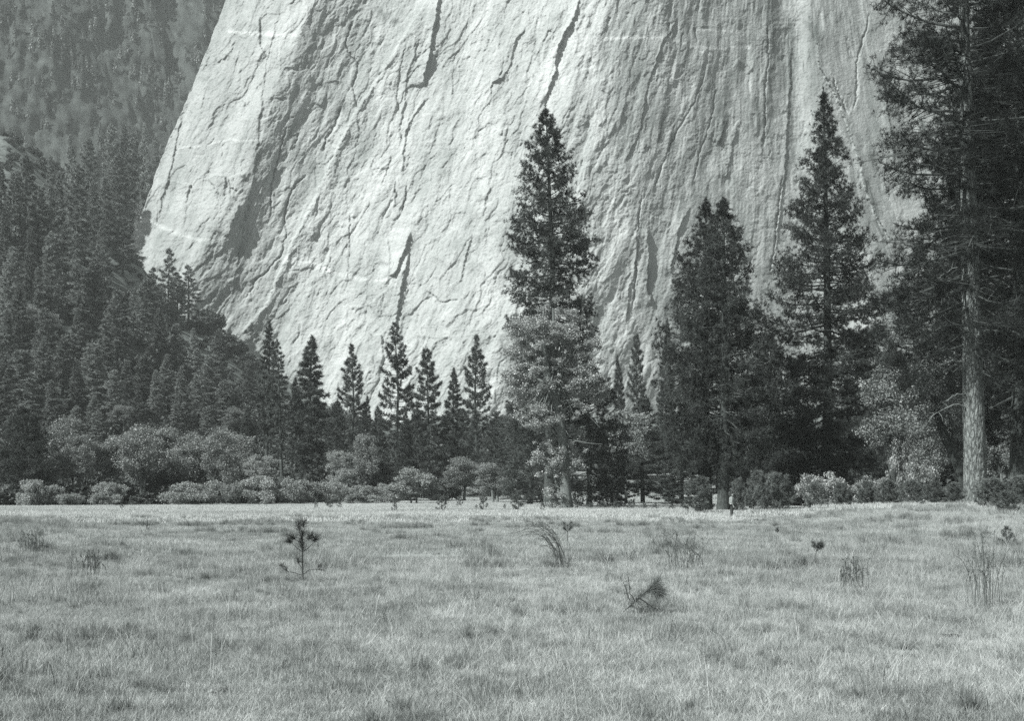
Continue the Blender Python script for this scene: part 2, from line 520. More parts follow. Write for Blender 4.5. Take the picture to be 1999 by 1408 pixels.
for _ in range(330):   # minor flakes, small steps and seams scattered over the wall
    x0 = rr.uniform(300, 1800); y0 = rr.uniform(-20, 720)
    k = np.interp(x0, [300, 900, 1300, 1500, 1700], [-0.42, -0.38, -0.22, 0.0, 0.25]) + rr.gauss(0, 0.12)
    L = rr.uniform(10, 55)
    if rr.random() < 0.27:
        pts = [(x0, y0), (x0 + L * 0.25, y0 + rr.uniform(-6, 4)), (x0 + L * 0.5, y0 + rr.uniform(-8, 6))]
        CRACKS.append(('o', rr.uniform(0.6, 2.0), rr.uniform(6, 14), pts))
    else:
        pts = [(x0, y0), (x0 + k * L / 2 + rr.uniform(-4, 4), y0 + L / 2), (x0 + k * L, y0 + L)]
        CRACKS.append((rr.choice('dddgbb'), rr.uniform(0.6, 2.2), rr.uniform(4, 14), pts))

# dark water streaks and pale veins: (value, half width px, points)
STAINS = [
 (-0.75, 7, [(1545, 40), (1545, 200), (1540, 320), (1530, 360)]),
 (-0.45, 16, [(1570, 30), (1590, 90), (1595, 130), (1585, 200)]),
 (-0.6, 9, [(1590, 50), (1596, 70)]),
 (-0.7, 4, [(1420, 222), (1410, 250), (1406, 285)]),
 (-0.7, 5, [(1507, 130), (1504, 170), (1497, 200)]),
 (-0.55, 5, [(1250, 440), (1262, 520), (1268, 620), (1275, 700)]),
 (-0.55, 4, [(1322, 460), (1312, 520), (1305, 540)]),
 (-0.6, 4, [(1222, 585), (1226, 610)]),
 (-0.5, 7, [(1240, 380), (1228, 480), (1215, 600)]),
 (-0.4, 12, [(1460, 80), (1440, 130), (1400, 260), (1370, 330)]),
 (-0.35, 20, [(1400, 180), (1350, 300), (1300, 400)]),
 (-0.4, 14, [(1330, -10), (1350, 70), (1340, 130)]),
 (-0.4, 10, [(1510, -10), (1512, 60)]),
 (-0.35, 12, [(620, 20), (600, 100), (580, 200), (560, 280)]),
 (-0.35, 10, [(505, 280), (495, 360), (475, 440)]),
 (-0.4, 9, [(470, 480), (462, 560), (455, 610)]),
 (-0.35, 14, [(723, 260), (720, 290), (716, 300)]),
 (-0.6, 4, [(772, 375), (773, 400)]), (-0.6, 4, [(790, 375), (788, 395)]),
 (-0.7, 7, [(668, 203), (672, 212)]), (-0.6, 7, [(742, 20), (748, 34)]), (-0.6, 5, [(768, 40), (772, 44)]),
 (-0.7, 9, [(1205, 690), (1207, 730)]),
 (-0.3, 22, [(1660, 260), (1700, 400), (1730, 500)]),
 (-0.45, 14, [(1720, 120), (1740, 220), (1760, 300)]),
 (1.0, 3.0, [(1180, 74), (1250, 72), (1300, 75), (1345, 88), (1400, 95), (1465, 92)]),
 (1.0, 2.2, [(1360, 100), (1390, 106)]), (0.7, 2, [(1365, 58), (1440, 62)]),
 (0.9, 3.5, [(450, 62), (520, 66), (575, 68)]),
 (0.8, 7, [(560, 505), (580, 510), (600, 512), (640, 528)]), (0.6, 4, [(640, 528), (700, 545), (760, 548)]),
 (0.55, 4, [(285, 432), (310, 440), (345, 455), (385, 468), (430, 466)]),
 (0.6, 2, [(350, 290), (400, 283), (450, 274), (560, 274)]),
 (0.5, 2, [(595, 420), (605, 440), (610, 470), (620, 480)]),
 (0.6, 2, [(1555, 300), (1562, 306)]),
 (0.5, 24, [(1502, 245), (1510, 265)]), (0.45, 16, [(352, 375), (340, 405)]),
 (0.5, 5, [(1610, 200), (1660, 290), (1690, 390), (1720, 440)]),
]


def polydist(px, py, pts):
    """signed distance (positive right of the line) and end fade for points"""
    best = np.full(px.shape, 1e9); sg = np.zeros(px.shape); par = np.zeros(px.shape)
    pts = np.array(pts, float); nseg = len(pts) - 1
    for i in range(nseg):
        a, b = pts[i], pts[i + 1]; d = b - a; L2 = (d ** 2).sum()
        t = ((px - a[0]) * d[0] + (py - a[1]) * d[1]) / L2
        tc = np.clip(t, 0, 1)
        qx = px - (a[0] + tc * d[0]); qy = py - (a[1] + tc * d[1])
        dist = np.hypot(qx, qy)
        cr = -(d[0] * qy - d[1] * qx)       # >0 : right side for a line going down the picture
        m = dist < best
        best = np.where(m, dist, best); sg = np.where(m, np.sign(cr), sg); par = np.where(m, (i + tc) / nseg, par)
    return best, sg, par


def build_cliff():
    step = 1.55
    xs = np.arange(225, 2200, step); ys = np.arange(-90, 900, step)
    PX, PY = np.meshgrid(xs, ys)
    # silhouette of the left arete
    ex = np.interp(PY, [-90, 0, 100, 230, 300, 360, 440, 470, 560, 700, 900], [478, 441, 403, 349, 318, 297, 268, 250, 215, 180, 120])
    ex = ex + 3.5 * fbm(PY / 22.0, PY * 0 + 3.3, 3)
    # the grid is pulled to start at the arete; columns before it wrap round the corner
    ncol = 46
    U = np.arange(len(xs))[None, :] - ncol
    PXw = np.where(U >= 0, ex + (2180 - ex) * np.clip(U, 0, None) / (len(xs) - 1 - ncol), ex)
    wrap = np.clip(-U, 0, None) * 3.0 * np.ones_like(PXw)
    PX = PXw
    # rib coordinate: the ribs fan out downwards
    a = np.interp(PX, [200, 900, 1300, 1500, 1700, 2000], [0.44, 0.38, 0.22, 0.0, -0.3, -0.4])
    wx = 10 * fbm(PX / 120, PY / 120, 4); wy = 10 * fbm(PX / 120 + 50, PY / 120, 4)
    q = PX + a * (PY - 400) + wx
    Yb = lambda qq: np.interp(qq, [150, 285, 340, 450, 500, 600, 800, 1000, 1060, 1180, 1260, 1500, 1560, 1600, 1640, 1760, 1900, 2300],
                  [650, 641, 634, 623, 630, 637, 625, 611, 607, 612, 621, 648, 659, 657, 654, 669, 684, 740])
    Y = (Yb(q - 28) + Yb(q - 14) + Yb(q) + Yb(q + 14) + Yb(q + 28)) / 5
    Y = Y + 0.30 * ((HY - PY) / F * 640)         # the wall leans back
    # big ribs and bulges
    rib = ridged(q / 150 + 2.2, PY / 700, 3)
    Y = Y - 1.3 * rib
    Y = Y - 1.5 * fbm(q / 60, PY / 240 + 7, 4)
    # exfoliation plates: terraced noise gives sharp edged shells
    for (sx, sy, amp, seed) in ((110, 260, 1.3, 0.0), (55, 120, 0.8, 40.0), (26, 40, 0.5, 80.0)):
        n = fbm(q / sx + seed, PY / sy + seed, 3) * 3.2 + fbm(PX / 30 + seed, PY / 30, 2) * 0.35
        fl = np.floor(n); fr = n - fl
        terr = fl + smooth(0.0, 0.10, fr) * 0.75 + fr * 0.25
        Y = Y - amp * terr * 0.55 * (1 - 0.45 * smooth(1150, 1300, PX))
    # fine streaks running with the ribs on the right half
    stk = smooth(1120, 1230, PX) * (1 - smooth(1480, 1560, PX))
    Y = Y - (0.12 + 0.25 * stk) * fbm(q / 9, PY / 110, 3)
    # rough surface
    rough = 0.18 + 0.68 * smooth(-0.15, 0.35, fbm(PX / 90 + 9, PY / 120, 3))
    Y = Y - 0.6 * rough * fbm(PX / 17 + 0.3 * PY / 17, PY / 15, 5, gain=0.62)
    Y = Y - 0.30 * ridged(PX / 8 + 0.3 * PY / 8, PY / 9, 3) * rough - 0.14 * fbm(PX / 3.2, PY / 3.2, 2)
    jx = PX + 4.0 * fbm(PX / 22, PY / 22, 3) + 2.6 * fbm(PX / 7, PY / 7, 2)
    jy = PY + 3.5 * fbm(PX / 22 + 30, PY / 22, 3) + 1.5 * fbm(PX / 6 + 9, PY / 6, 2)
    crk = np.zeros(Y.shape)
    for kind, h, wd, pts in CRACKS:
        arr = np.array(pts, float); mg = wd * 3 + 14
        sel = (jx > arr[:, 0].min() - mg) & (jx < arr[:, 0].max() + mg) & (jy > arr[:, 1].min() - mg) & (jy < arr[:, 1].max() + mg) & (U >= 0)
        if not sel.any(): continue
        if kind == 'o': pts = pts[::1]
        d, s, par = polydist(jx[sel], jy[sel], pts)
        fade = smooth(0, 0.12, par) * (1 - smooth(0.85, 1.0, par)) if kind != 'b' else smooth(0, 0.05, par) * (1 - smooth(0.95, 1, par))
        if kind == 'd':
            dep = np.where(s < 0, np.exp(-d / wd), np.exp(-d / 1.0))
        elif kind == 'b':
            dep = np.where(s > 0, np.exp(-d / wd), np.exp(-d / 1.0))
        elif kind == 'o':   # pts run left to right: 'right' of the line is below
            dep = np.where(s > 0, np.exp(-d / 1.0), np.exp(-d / wd))
            fade = smooth(0, 0.1, par) * (1 - smooth(0.9, 1.0, par))
        else:
            dep = -1.0 * np.exp(-(d / (wd * 0.32)) ** 2)
        Y[sel] -= h * dep * fade * (0.40 if kind == 'g' else (0.75 if h >= 8 else (0.44 if h >= 5 else 0.30)))
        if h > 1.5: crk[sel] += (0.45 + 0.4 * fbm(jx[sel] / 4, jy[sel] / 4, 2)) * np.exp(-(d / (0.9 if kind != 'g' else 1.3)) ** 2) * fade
    # stains, darkened crack lines, darker left side, painted gully shade
    st = -0.35 * smooth(0.1, 0.6, fbm(q / 26 + 5, PY / 330 + 5, 4)) * (0.45 + 0.55 * smooth(1150, 1300, PX))
    st = st - 0.22 * smooth(1150, 1330, PX) - 0.10 * smooth(430, 480, q) * (1 - smooth(590, 600, q))  # last term deepens the gully's shade in the rock colour
    st = st - 0.30 * smooth(0.15, 0.5, fbm(PX / 90 + 15, PY / 90 + 5, 4)) * smooth(1100, 1400, PX)
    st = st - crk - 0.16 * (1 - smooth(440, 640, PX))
    fine = smooth(0.12, 0.5, fbm(q / 5.5 + 3, PY / 170 + 2, 3)) * smooth(-0.1, 0.3, fbm(PX / 110 + 3, PY / 150, 3))
    st = st - fine * (0.25 + 0.50 * smooth(1130, 1260, PX))
    st = st - 0.35 * smooth(0.25, 0.55, fbm(PX / 13 + 9, PY / 9, 4)) * smooth(0.0, 0.3, fbm(PX / 80 + 33, PY / 80, 3))
    for val, wd, pts in STAINS:
        arr = np.array(pts, float); mg = wd * 3 + 12
        sel = (jx > arr[:, 0].min() - mg) & (jx < arr[:, 0].max() + mg) & (jy > arr[:, 1].min() - mg) & (jy < arr[:, 1].max() + mg)
        d, s, par = polydist(jx[sel], jy[sel], pts)
        g = np.exp(-(d / wd) ** 2) * (0.75 + 0.6 * fbm(jx[sel] / 5, jy[sel] / (14 if val < 0 else 5), 3))
        st[sel] += val * g
    Y = Y + wrap * 1.0
    X = (PX - CX) / F * Y; Z = EYE + (HY - PY) / F * Y
    # going round the corner the wall runs back, not along the line of sight
    X0 = (PX - CX) / F * (Y - wrap); Z0 = EYE + (HY - PY) / F * (Y - wrap)
    X = np.where(U < 0, X0 + wrap * 0.05, X); Z = np.where(U < 0, Z0, Z)
    v = np.stack([X, Y, Z], -1).reshape(-1, 3)
    me = mesh_np('cliff', v, [grid_faces(len(xs), len(ys))[:, ::-1]], [rock_mat('granite', 0.27, 0.52, 0.10, bump=0.6)],
                 attrs={'stain_shade': np.clip(st, -1, 1).ravel()}, smooth_shade=True)
    tag(mobj('cliff', me), 'huge pale granite cliff face with leaning ribs and cracks', kind='structure')


build_cliff()


def build_far_wall():
    path = np.array([(150, 1460), (-120, 1285), (-240, 1195), (-440, 1075), (-640, 880), (-760, 560), (-800, 200), (-820, -100)], float)  # path carries on unseen at left, added to cast shade
    seg = np.r_[0, np.cumsum(np.hypot(*np.diff(path, axis=0).T))]
    s1 = np.arange(0, 900, 2.2); s2 = np.arange(900, seg[-1], 12.0)
    ss = np.r_[s1, s2]
    zs = np.arange(-20, 640, 2.2)
    SS, ZZ = np.meshgrid(ss, zs)
    bx = np.interp(ss, seg, path[:, 0]); by = np.interp(ss, seg, path[:, 1])
    k = np.ones(41) / 41
    tx = np.gradient(bx, ss); ty = np.gradient(by, ss)
    nx, ny = -ty, tx        # outward normal, towards the valley
    n_ = np.hypot(nx, ny); nx /= n_; ny /= n_
    if nx[200] < 0: nx, ny = -nx, -ny
    q = SS + 0.25 * ZZ
    d = -0.42 * ZZ
    d = d + 12 * fbm(q / 120, ZZ / 260, 3) + 5 * ridged(q / 55 + 3, ZZ / 260, 4)
    dg = SS - 0.9 * ZZ
    d = d + 7 * fbm(dg / 70 + 8, (SS + ZZ) / 330, 3) + 3.5 * ridged(SS / 20, ZZ / 90, 4)
    for (sx, sz, amp) in ((60, 90, 4.0), (26, 44, 2.4)):
        n = fbm(q / sx + 3, ZZ / sz + 9, 3) * 3
        fl = np.floor(n); fr = n - fl
        d = d + amp * (fl + smooth(0, 0.12, fr) * 0.8 + fr * 0.2) * 0.6
    d = d + 2.6 * fbm(SS / 8, ZZ / 16, 4) + 1.6 * ridged(SS / 5, ZZ / 22, 3)
    X = bx[None] + nx[None] * d; Yy = by[None] + ny[None] * d
    veg = 0.35 * fbm(dg / 60, ZZ / 50 + 3, 5, gain=0.7) + 0.5 * fbm(dg / 13, ZZ / 20 + 3, 4, gain=0.7) + 0.45 * fbm(SS / 3.5, ZZ / 14, 3)
    st = -0.75 * smooth(-0.45, 0.5, veg + 0.35 * fbm(SS / 5, ZZ / 40, 3) + 0.05 - 0.06 * smooth(250, 420, ZZ)) 
    st = st + 0.45 * smooth(0.12, 0.45, fbm(SS / 6 + 8, ZZ / 45, 4)) * smooth(-0.1, 0.3, fbm(SS / 60, ZZ / 60 + 4, 2)) * (st > -0.5)
    m2 = (veg + 0.3 * fbm(SS / 40, ZZ / 40 + 20, 3) > 0.02) & (SS < 900) & (ZZ > 60)
    ii = np.flatnonzero(m2.ravel()); ii = np.random.default_rng(5).choice(ii, 4200, replace=False)
    global WALL_SPOTS
    WALL_SPOTS = np.stack([X, Yy, ZZ], -1).reshape(-1, 3)[ii]
    v = np.stack([X, Yy, ZZ], -1).reshape(-1, 3)
    me = mesh_np('mountain', v, [grid_faces(len(ss), len(zs))], [rock_mat('shade_toned_granite', 0.055, 0.15, 0.02, bump=0.9, scale=0.7)],  # wall stands in grazing sun; its shade is put into the low rock tone
                 attrs={'stain_shade': np.clip(st, -1, 1).ravel()}, smooth_shade=True)
    tag(mobj('mountain', me), 'hazy shadowed mountain wall with patches of scrub', kind='structure')


build_far_wall()


# ------------------------------------------------------------------ tree generators
def conifer(rng, Ht, R, base, prof, nb, dens, tl, nn, nw, tr, e_top=55, e_bot=-8, droop=0.25, upt=0.18, flat=0.25, lean=(0, 0), s0=0.3, twigs=True, gap=0.0, sides=9, curve=0.0, clump=0):
    """returns trunk, wood, crown MBs; height Ht, crown radius R, crown starts at base*Ht"""
    trunk = MB(); wood = MB(); crown = MB()
    zz = np.linspace(-0.02, 1, 18)
    wob = np.stack([np.interp(zz, [0, 0.3, 0.6, 1], [0, rng.normal() * 0.004, rng.normal() * 0.006, rng.normal() * 0.005]) * Ht + lean[0] * zz * Ht + curve * Ht * np.sin(zz * np.pi),
                    np.interp(zz, [0, 0.5, 1], [0, rng.normal() * 0.005, 0]) * Ht + lean[1] * zz * Ht], 1)
    path = np.c_[wob, zz * Ht]
    rad = tr * (np.clip(1 - zz, 0.02, 1) ** 0.75) * (1 + 0.35 * np.exp(-np.clip(zz, 0, 1) * 40))
    v, f = tube(path, rad, sides, 0.03, rng); trunk.add(v, f)
    cs, ds, ls, shs = [], [], [], []
    for i in range(nb):
        t = (i + rng.uniform(0, 1)) / nb            # 0 bottom of crown, 1 top
        t = t ** 0.92
        z = base + (0.985 - base) * t
        px = np.interp(z, zz, path[:, 0]); py = np.interp(z, zz, path[:, 1])
        az = i * 2.39996 + rng.normal() * 0.35
        L = R * prof(1 - t) * (rng.uniform(0.68, 1.10) if not clump else rng.choice([rng.uniform(0.45, 0.8), rng.uniform(0.8, 1.12)], p=[0.4, 0.6]))
        if gap and rng.random() < gap: L *= rng.uniform(0.25, 0.6)
        e0 = math.radians(e_bot + (min(e_top, 38 if clump else 90) - e_bot) * t ** 1.6 + rng.normal() * 7)
        n = 6; s = np.linspace(0, 1, n)
        dr = droop * (1 - 0.6 * t)
        hor = L * s * math.cos(e0)
        ver = L * (math.sin(e0) * s - dr * s ** 2 + upt * s ** 3 * 1.4)
        wig = np.r_[0, rng.normal(size=n - 1) * 0.03 * L]
        ca, sa = math.cos(az), math.sin(az)
        P = np.c_[px + hor * ca - wig * sa, py + hor * sa + wig * ca, z * Ht + ver]
        r0 = max(0.012, min(tr * 0.28, 0.022 * L ** 0.9 + 0.006))
        v, f = tube(P, np.linspace(r0, r0 * 0.25, n), 5); wood.add(v, f)
        m = max(3, int(dens * L * rng.uniform(0.8, 1.25)))
        if clump: m = max(3, int(m / clump))
        st = s0 + (1 - s0) * rng.uniform(0, 1, m) ** 0.75
        cx = np.stack([np.interp(st, s, P[:, k]) for k in range(3)], 1)
        lat = rng.normal(size=m) * flat * L * (1.15 - st) ** 0.8 * 0.8
        cen = cx + np.c_[-sa * lat, ca * lat, np.zeros(m)] + np.c_[ca * np.abs(lat) * 0.45, sa * np.abs(lat) * 0.45, np.abs(lat) * (-0.05) + rng.normal(size=m) * 0.05 * min(L, 2.5)]
        rd = np.c_[ca * np.ones(m) - sa * np.sign(lat) * 0.7, sa * np.ones(m) + ca * np.sign(lat) * 0.7, np.full(m, 0.55 + 0.5 * t)]
        cs.append(cen); ds.append(norm(rd)); ls.append(np.full(m, tl) * rng.uniform(0.75, 1.2, m))
        bsh = rng.uniform(0.25, 0.75)
        if clump:
            cen[:, 2] += rng.normal(size=m) * 0.10 * min(L, 3.5)
            cs.pop(); ds.pop(); ls.pop()
            c2 = np.repeat(cen, clump, axis=0); mm = len(c2)
            cs.append(c2 + rng.normal(size=(mm, 3)) * tl * np.array([0.55, 0.55, 0.38]) * (0.45 + 0.55 * min(1.0, L / (0.5 * R)))); ds.append(norm(np.repeat(rd, clump, axis=0) + rng.normal(size=(mm, 3)) * 0.3)); ls.append(np.full(mm, tl) * rng.uniform(0.7, 1.15, mm))
            shs.append(np.clip(bsh + np.repeat(rng.normal(size=m) * 0.2, clump) + rng.normal(size=mm) * 0.08, 0, 1))
        else:
            shs.append(np.clip(bsh + rng.normal(size=m) * 0.16, 0, 1))
        if twigs:
            for j in range(0, m, 1 if clump else 3):
                v, f = tube(np.array([cx[j], cen[j]]), [r0 * 0.3, r0 * 0.15], 3); wood.add(v, f)
    # leader
    m = max(4, int(dens * 0.5)); zt = rng.uniform(0.955, 1.0, m)
    cs.append(np.c_[np.interp(zt, zz, path[:, 0]), np.interp(zt, zz, path[:, 1]), zt * Ht]); ds.append(np.tile([0, 0, 1.0], (m, 1))); ls.append(np.full(m, tl)); shs.append(np.full(m, 0.5))
    cs = np.concatenate(cs); ds = np.concatenate(ds); ls = np.concatenate(ls); shs = np.concatenate(shs)
    v, f = needles(rng, cs, ds, ls, nn, nw)
    crown.add(v, f, np.repeat(shs, nn * 3))
    return trunk, wood, crown


def prof_pine(x):     # x: 0 top .. 1 crown bottom
    return float(np.interp(x, [0, 0.06, 0.2, 0.45, 0.75, 0.92, 1], [0.06, 0.2, 0.42, 0.72, 1.0, 0.98, 0.75]))


def prof_fir(x):
    return float(np.interp(x, [0, 0.1, 0.4, 0.8, 1], [0.05, 0.22, 0.6, 1.0, 0.8]))


def prof_col(x):
    return float(np.interp(x, [0, 0.08, 0.3, 0.7, 1], [0.08, 0.4, 0.75, 1.0, 0.7]))


def blob_leaves(rng, cl, leaf, n, hollow=0.55, jit=0.24):
    """cl: list of (cx,cy,cz, rx,ry,rz) clump ellipsoids; n leaves in all"""
    cl = np.array(cl, float)
    wts = (cl[:, 3] * cl[:, 4] * cl[:, 5]) ** 0.67; wts /= wts.sum()
    idx = rng.choice(len(cl), n, p=wts)
    d = norm(rng.normal(size=(n, 3)))
    r = rng.uniform(hollow, 1.0, n) ** 0.8
    r = r * (1 + jit * rng.normal(size=n))
    c = cl[idx, :3] + d * r[:, None] * cl[idx, 3:]
    sh = np.clip(rng.normal(0.45, 0.2, n) + (rng.normal(0, 0.10, len(cl)))[idx], 0, 1)
    v, f = leaves(rng, c, d, np.full(n, leaf))
    return v, f, np.repeat(sh, 4)


def clumps(rng, ell, n, rc):
    """n clumps of radius about rc over and inside a list of big ellipsoids (cx,cy,cz,rx,ry,rz)"""
    ell = np.array(ell, float)
    wts = (ell[:, 3] * ell[:, 4] * ell[:, 5]) ** 0.7; wts /= wts.sum()
    out = []
    for i in range(n):
        e = ell[rng.choice(len(ell), p=wts)]
        d = norm(rng.normal(size=3)); r = rng.uniform(0.35, 1.0) ** 0.6
        c = e[:3] + d * r * e[3:]
        k = rc * rng.uniform(0.4, 1.45)
        out.append((c[0], c[1], c[2], k * rng.uniform(0.9, 1.3), k * rng.uniform(0.9, 1.3), k * rng.uniform(0.55, 0.9)))
    return out


def broadleaf(rng, ell, nclump, rc, leaf, nleaf, tr, fork, ends=9, base=(0, 0), lean=(0, 0), stems=1):
    """crown of leaf clumps on a forked trunk; fork = height of the fork"""
    trunk = MB(); wood = MB(); crown = MB()
    cl = clumps(rng, ell, nclump, rc)
    for sidx in range(stems):
        off = np.array([0, 0]) if stems == 1 else rng.normal(size=2) * tr * 2.5
        top = np.array([lean[0] * fork + off[0] * 1.5, lean[1] * fork + off[1] * 1.5, fork])
        n = 9; t = np.linspace(-0.05, 1, n)
        P = np.c_[off[0] + (top[0] - off[0]) * t + np.sin(t * 5 + sidx) * tr * 0.25, off[1] + (top[1] - off[1]) * t, t * fork]
        v, f = tube(P, tr * np.linspace(1.15, 0.75, n) * (1 + 0.35 * np.exp(-np.clip(t, 0, 1) * 12)), 10, 0.04, rng); trunk.add(v, f)
        for k in range(ends // stems):
            c = cl[rng.integers(len(cl))]
            q = np.array(c[:3]); n2 = 7; t2 = np.linspace(0, 1, n2)[:, None]
            mid = (P[-1] + q) / 2 + np.array([0, 0, 0.12 * np.linalg.norm(q - P[-1])]) + rng.normal(size=3) * 0.3
            B = (1 - t2) ** 2 * P[-1] + 2 * t2 * (1 - t2) * mid + t2 ** 2 * q
            v, f = tube(B, np.linspace(tr * 0.55, tr * 0.06, n2), 6, 0.04, rng); wood.add(v, f)
            for _ in range(4):
                c2 = np.array(cl[rng.integers(len(cl))][:3]); p0 = B[rng.integers(2, 6)]
                if np.linalg.norm(c2 - p0) < 0.45 * max(e[3] for e in ell) * 2:
                    m = (p0 + c2) / 2 + rng.normal(size=3) * 0.2
                    B2 = np.array([p0, m, c2]); v, f = tube(B2, [tr * 0.18, tr * 0.1, tr * 0.03], 4); wood.add(v, f)
    v, f, sh = blob_leaves(rng, cl, leaf, nleaf)
    crown.add(v, f, sh)
    return trunk, wood, crown


def plant_tree(name, label, cat, parts, mats, loc, rz=0.0, scale=(1, 1, 1), group=None):
    """parts: (trunk, wood, crown) meshes (or MBs)"""
    t = thing(name, label, cat, loc, rz, scale, group)
    for pn, me in zip(('trunk', 'branches', 'crown'), parts):
        if me is not None:
            mobj(pn, me, t)
    return t


def bake(parts, mats, nm):
    return [p.mesh(nm + '_' + k, m, k == 'trunk') if p is not None and p.n else None for p, m, k in zip(parts, mats, ('trunk', 'branches', 'crown'))]


exec_later = []

# ================================================================== HERO TREES
def gz(x, y):
    return float(H(x, y))


def spot(px, Y):
    x = (px - CX) / F * Y
    return x, Y, gz(x, Y)


def ztop(py, Y):
    return EYE + (HY - py) / F * Y


def hero_pine(name, label, px, top, Y, Rpx, basef, nb, dens, tr, prof, seed, nn=16, tl=0.36, nw=0.03, lean=(0, 0), group=None, mats=('bark', 'limb', 'pine'), **kw):
    rng = np.random.default_rng(seed)
    x, y, z = spot(px, Y)
    Ht = ztop(top, Y) - z
    parts = conifer(rng, Ht, Rpx / F * Y, basef, prof, int(nb * 1.25), dens * 1.5, tl, nn, nw * 1.15, tr, lean=lean, sides=18, clump=4, flat=0.42, **kw)
    t = plant_tree(name, label, 'pine tree', bake(parts, [M[m] for m in mats], name), None, (x, y, z), group=group)
    return t, Ht


prof_center = lambda x: float(np.interp(x, [0, 0.05, 0.13, 0.2, 0.3, 0.42, 0.55, 0.7, 0.9, 1], [0.02, 0.20, 0.44, 0.55, 0.78, 1.0, 0.98, 1.0, 1.05, 0.8]))
prof_twin = lambda x: float(np.interp(x, [0, 0.06, 0.15, 0.35, 0.6, 0.85, 1], [0.02, 0.16, 0.36, 0.66, 0.95, 1.05, 0.7]))
prof_right = lambda x: float(np.interp(x, [0, 0.06, 0.16, 0.3, 0.45, 0.62, 0.85, 1], [0.02, 0.14, 0.30, 0.54, 0.80, 0.95, 1.05, 0.9]))
prof_big = lambda x: float(np.interp(x, [0, 0.1, 0.3, 0.6, 0.85, 1], [0.3, 0.6, 0.9, 1.0, 0.95, 0.6]))

hero_pine('pine_tree', 'tallest lone pine whose spire rises behind the pale cottonwood', 1072, 203, 172, 88, 0.16, 165, 13, 0.62, prof_center, 21, gap=0.12, droop=0.32, upt=0.28, e_bot=-18, tl=0.46, nw=0.045)
hero_pine('pine_tree', 'slimmer pine of the close pair, its top left of its twin', 1382, 388, 137, 104, 0.15, 135, 12, 0.42, prof_twin, 22, e_bot=-16, droop=0.25, upt=0.28, lean=(0.0, 0), tl=0.40, nw=0.034, group='two pines grown close together')
hero_pine('pine_tree', 'thicker pine of the close pair, the person stands by its trunk', 1412, 384, 133, 108, 0.13, 150, 12, 0.55, prof_twin, 23, e_bot=-16, droop=0.25, upt=0.28, tl=0.40, nw=0.034, group='two pines grown close together')
hero_pine('pine_tree', 'tall dark pine with pointed top between pine pair and plated trunk', 1612, 172, 143, 118, 0.07, 215, 13, 0.60, prof_right, 24, e_bot=-18, gap=0.1, droop=0.26, upt=0.26, tl=0.42, nw=0.036)

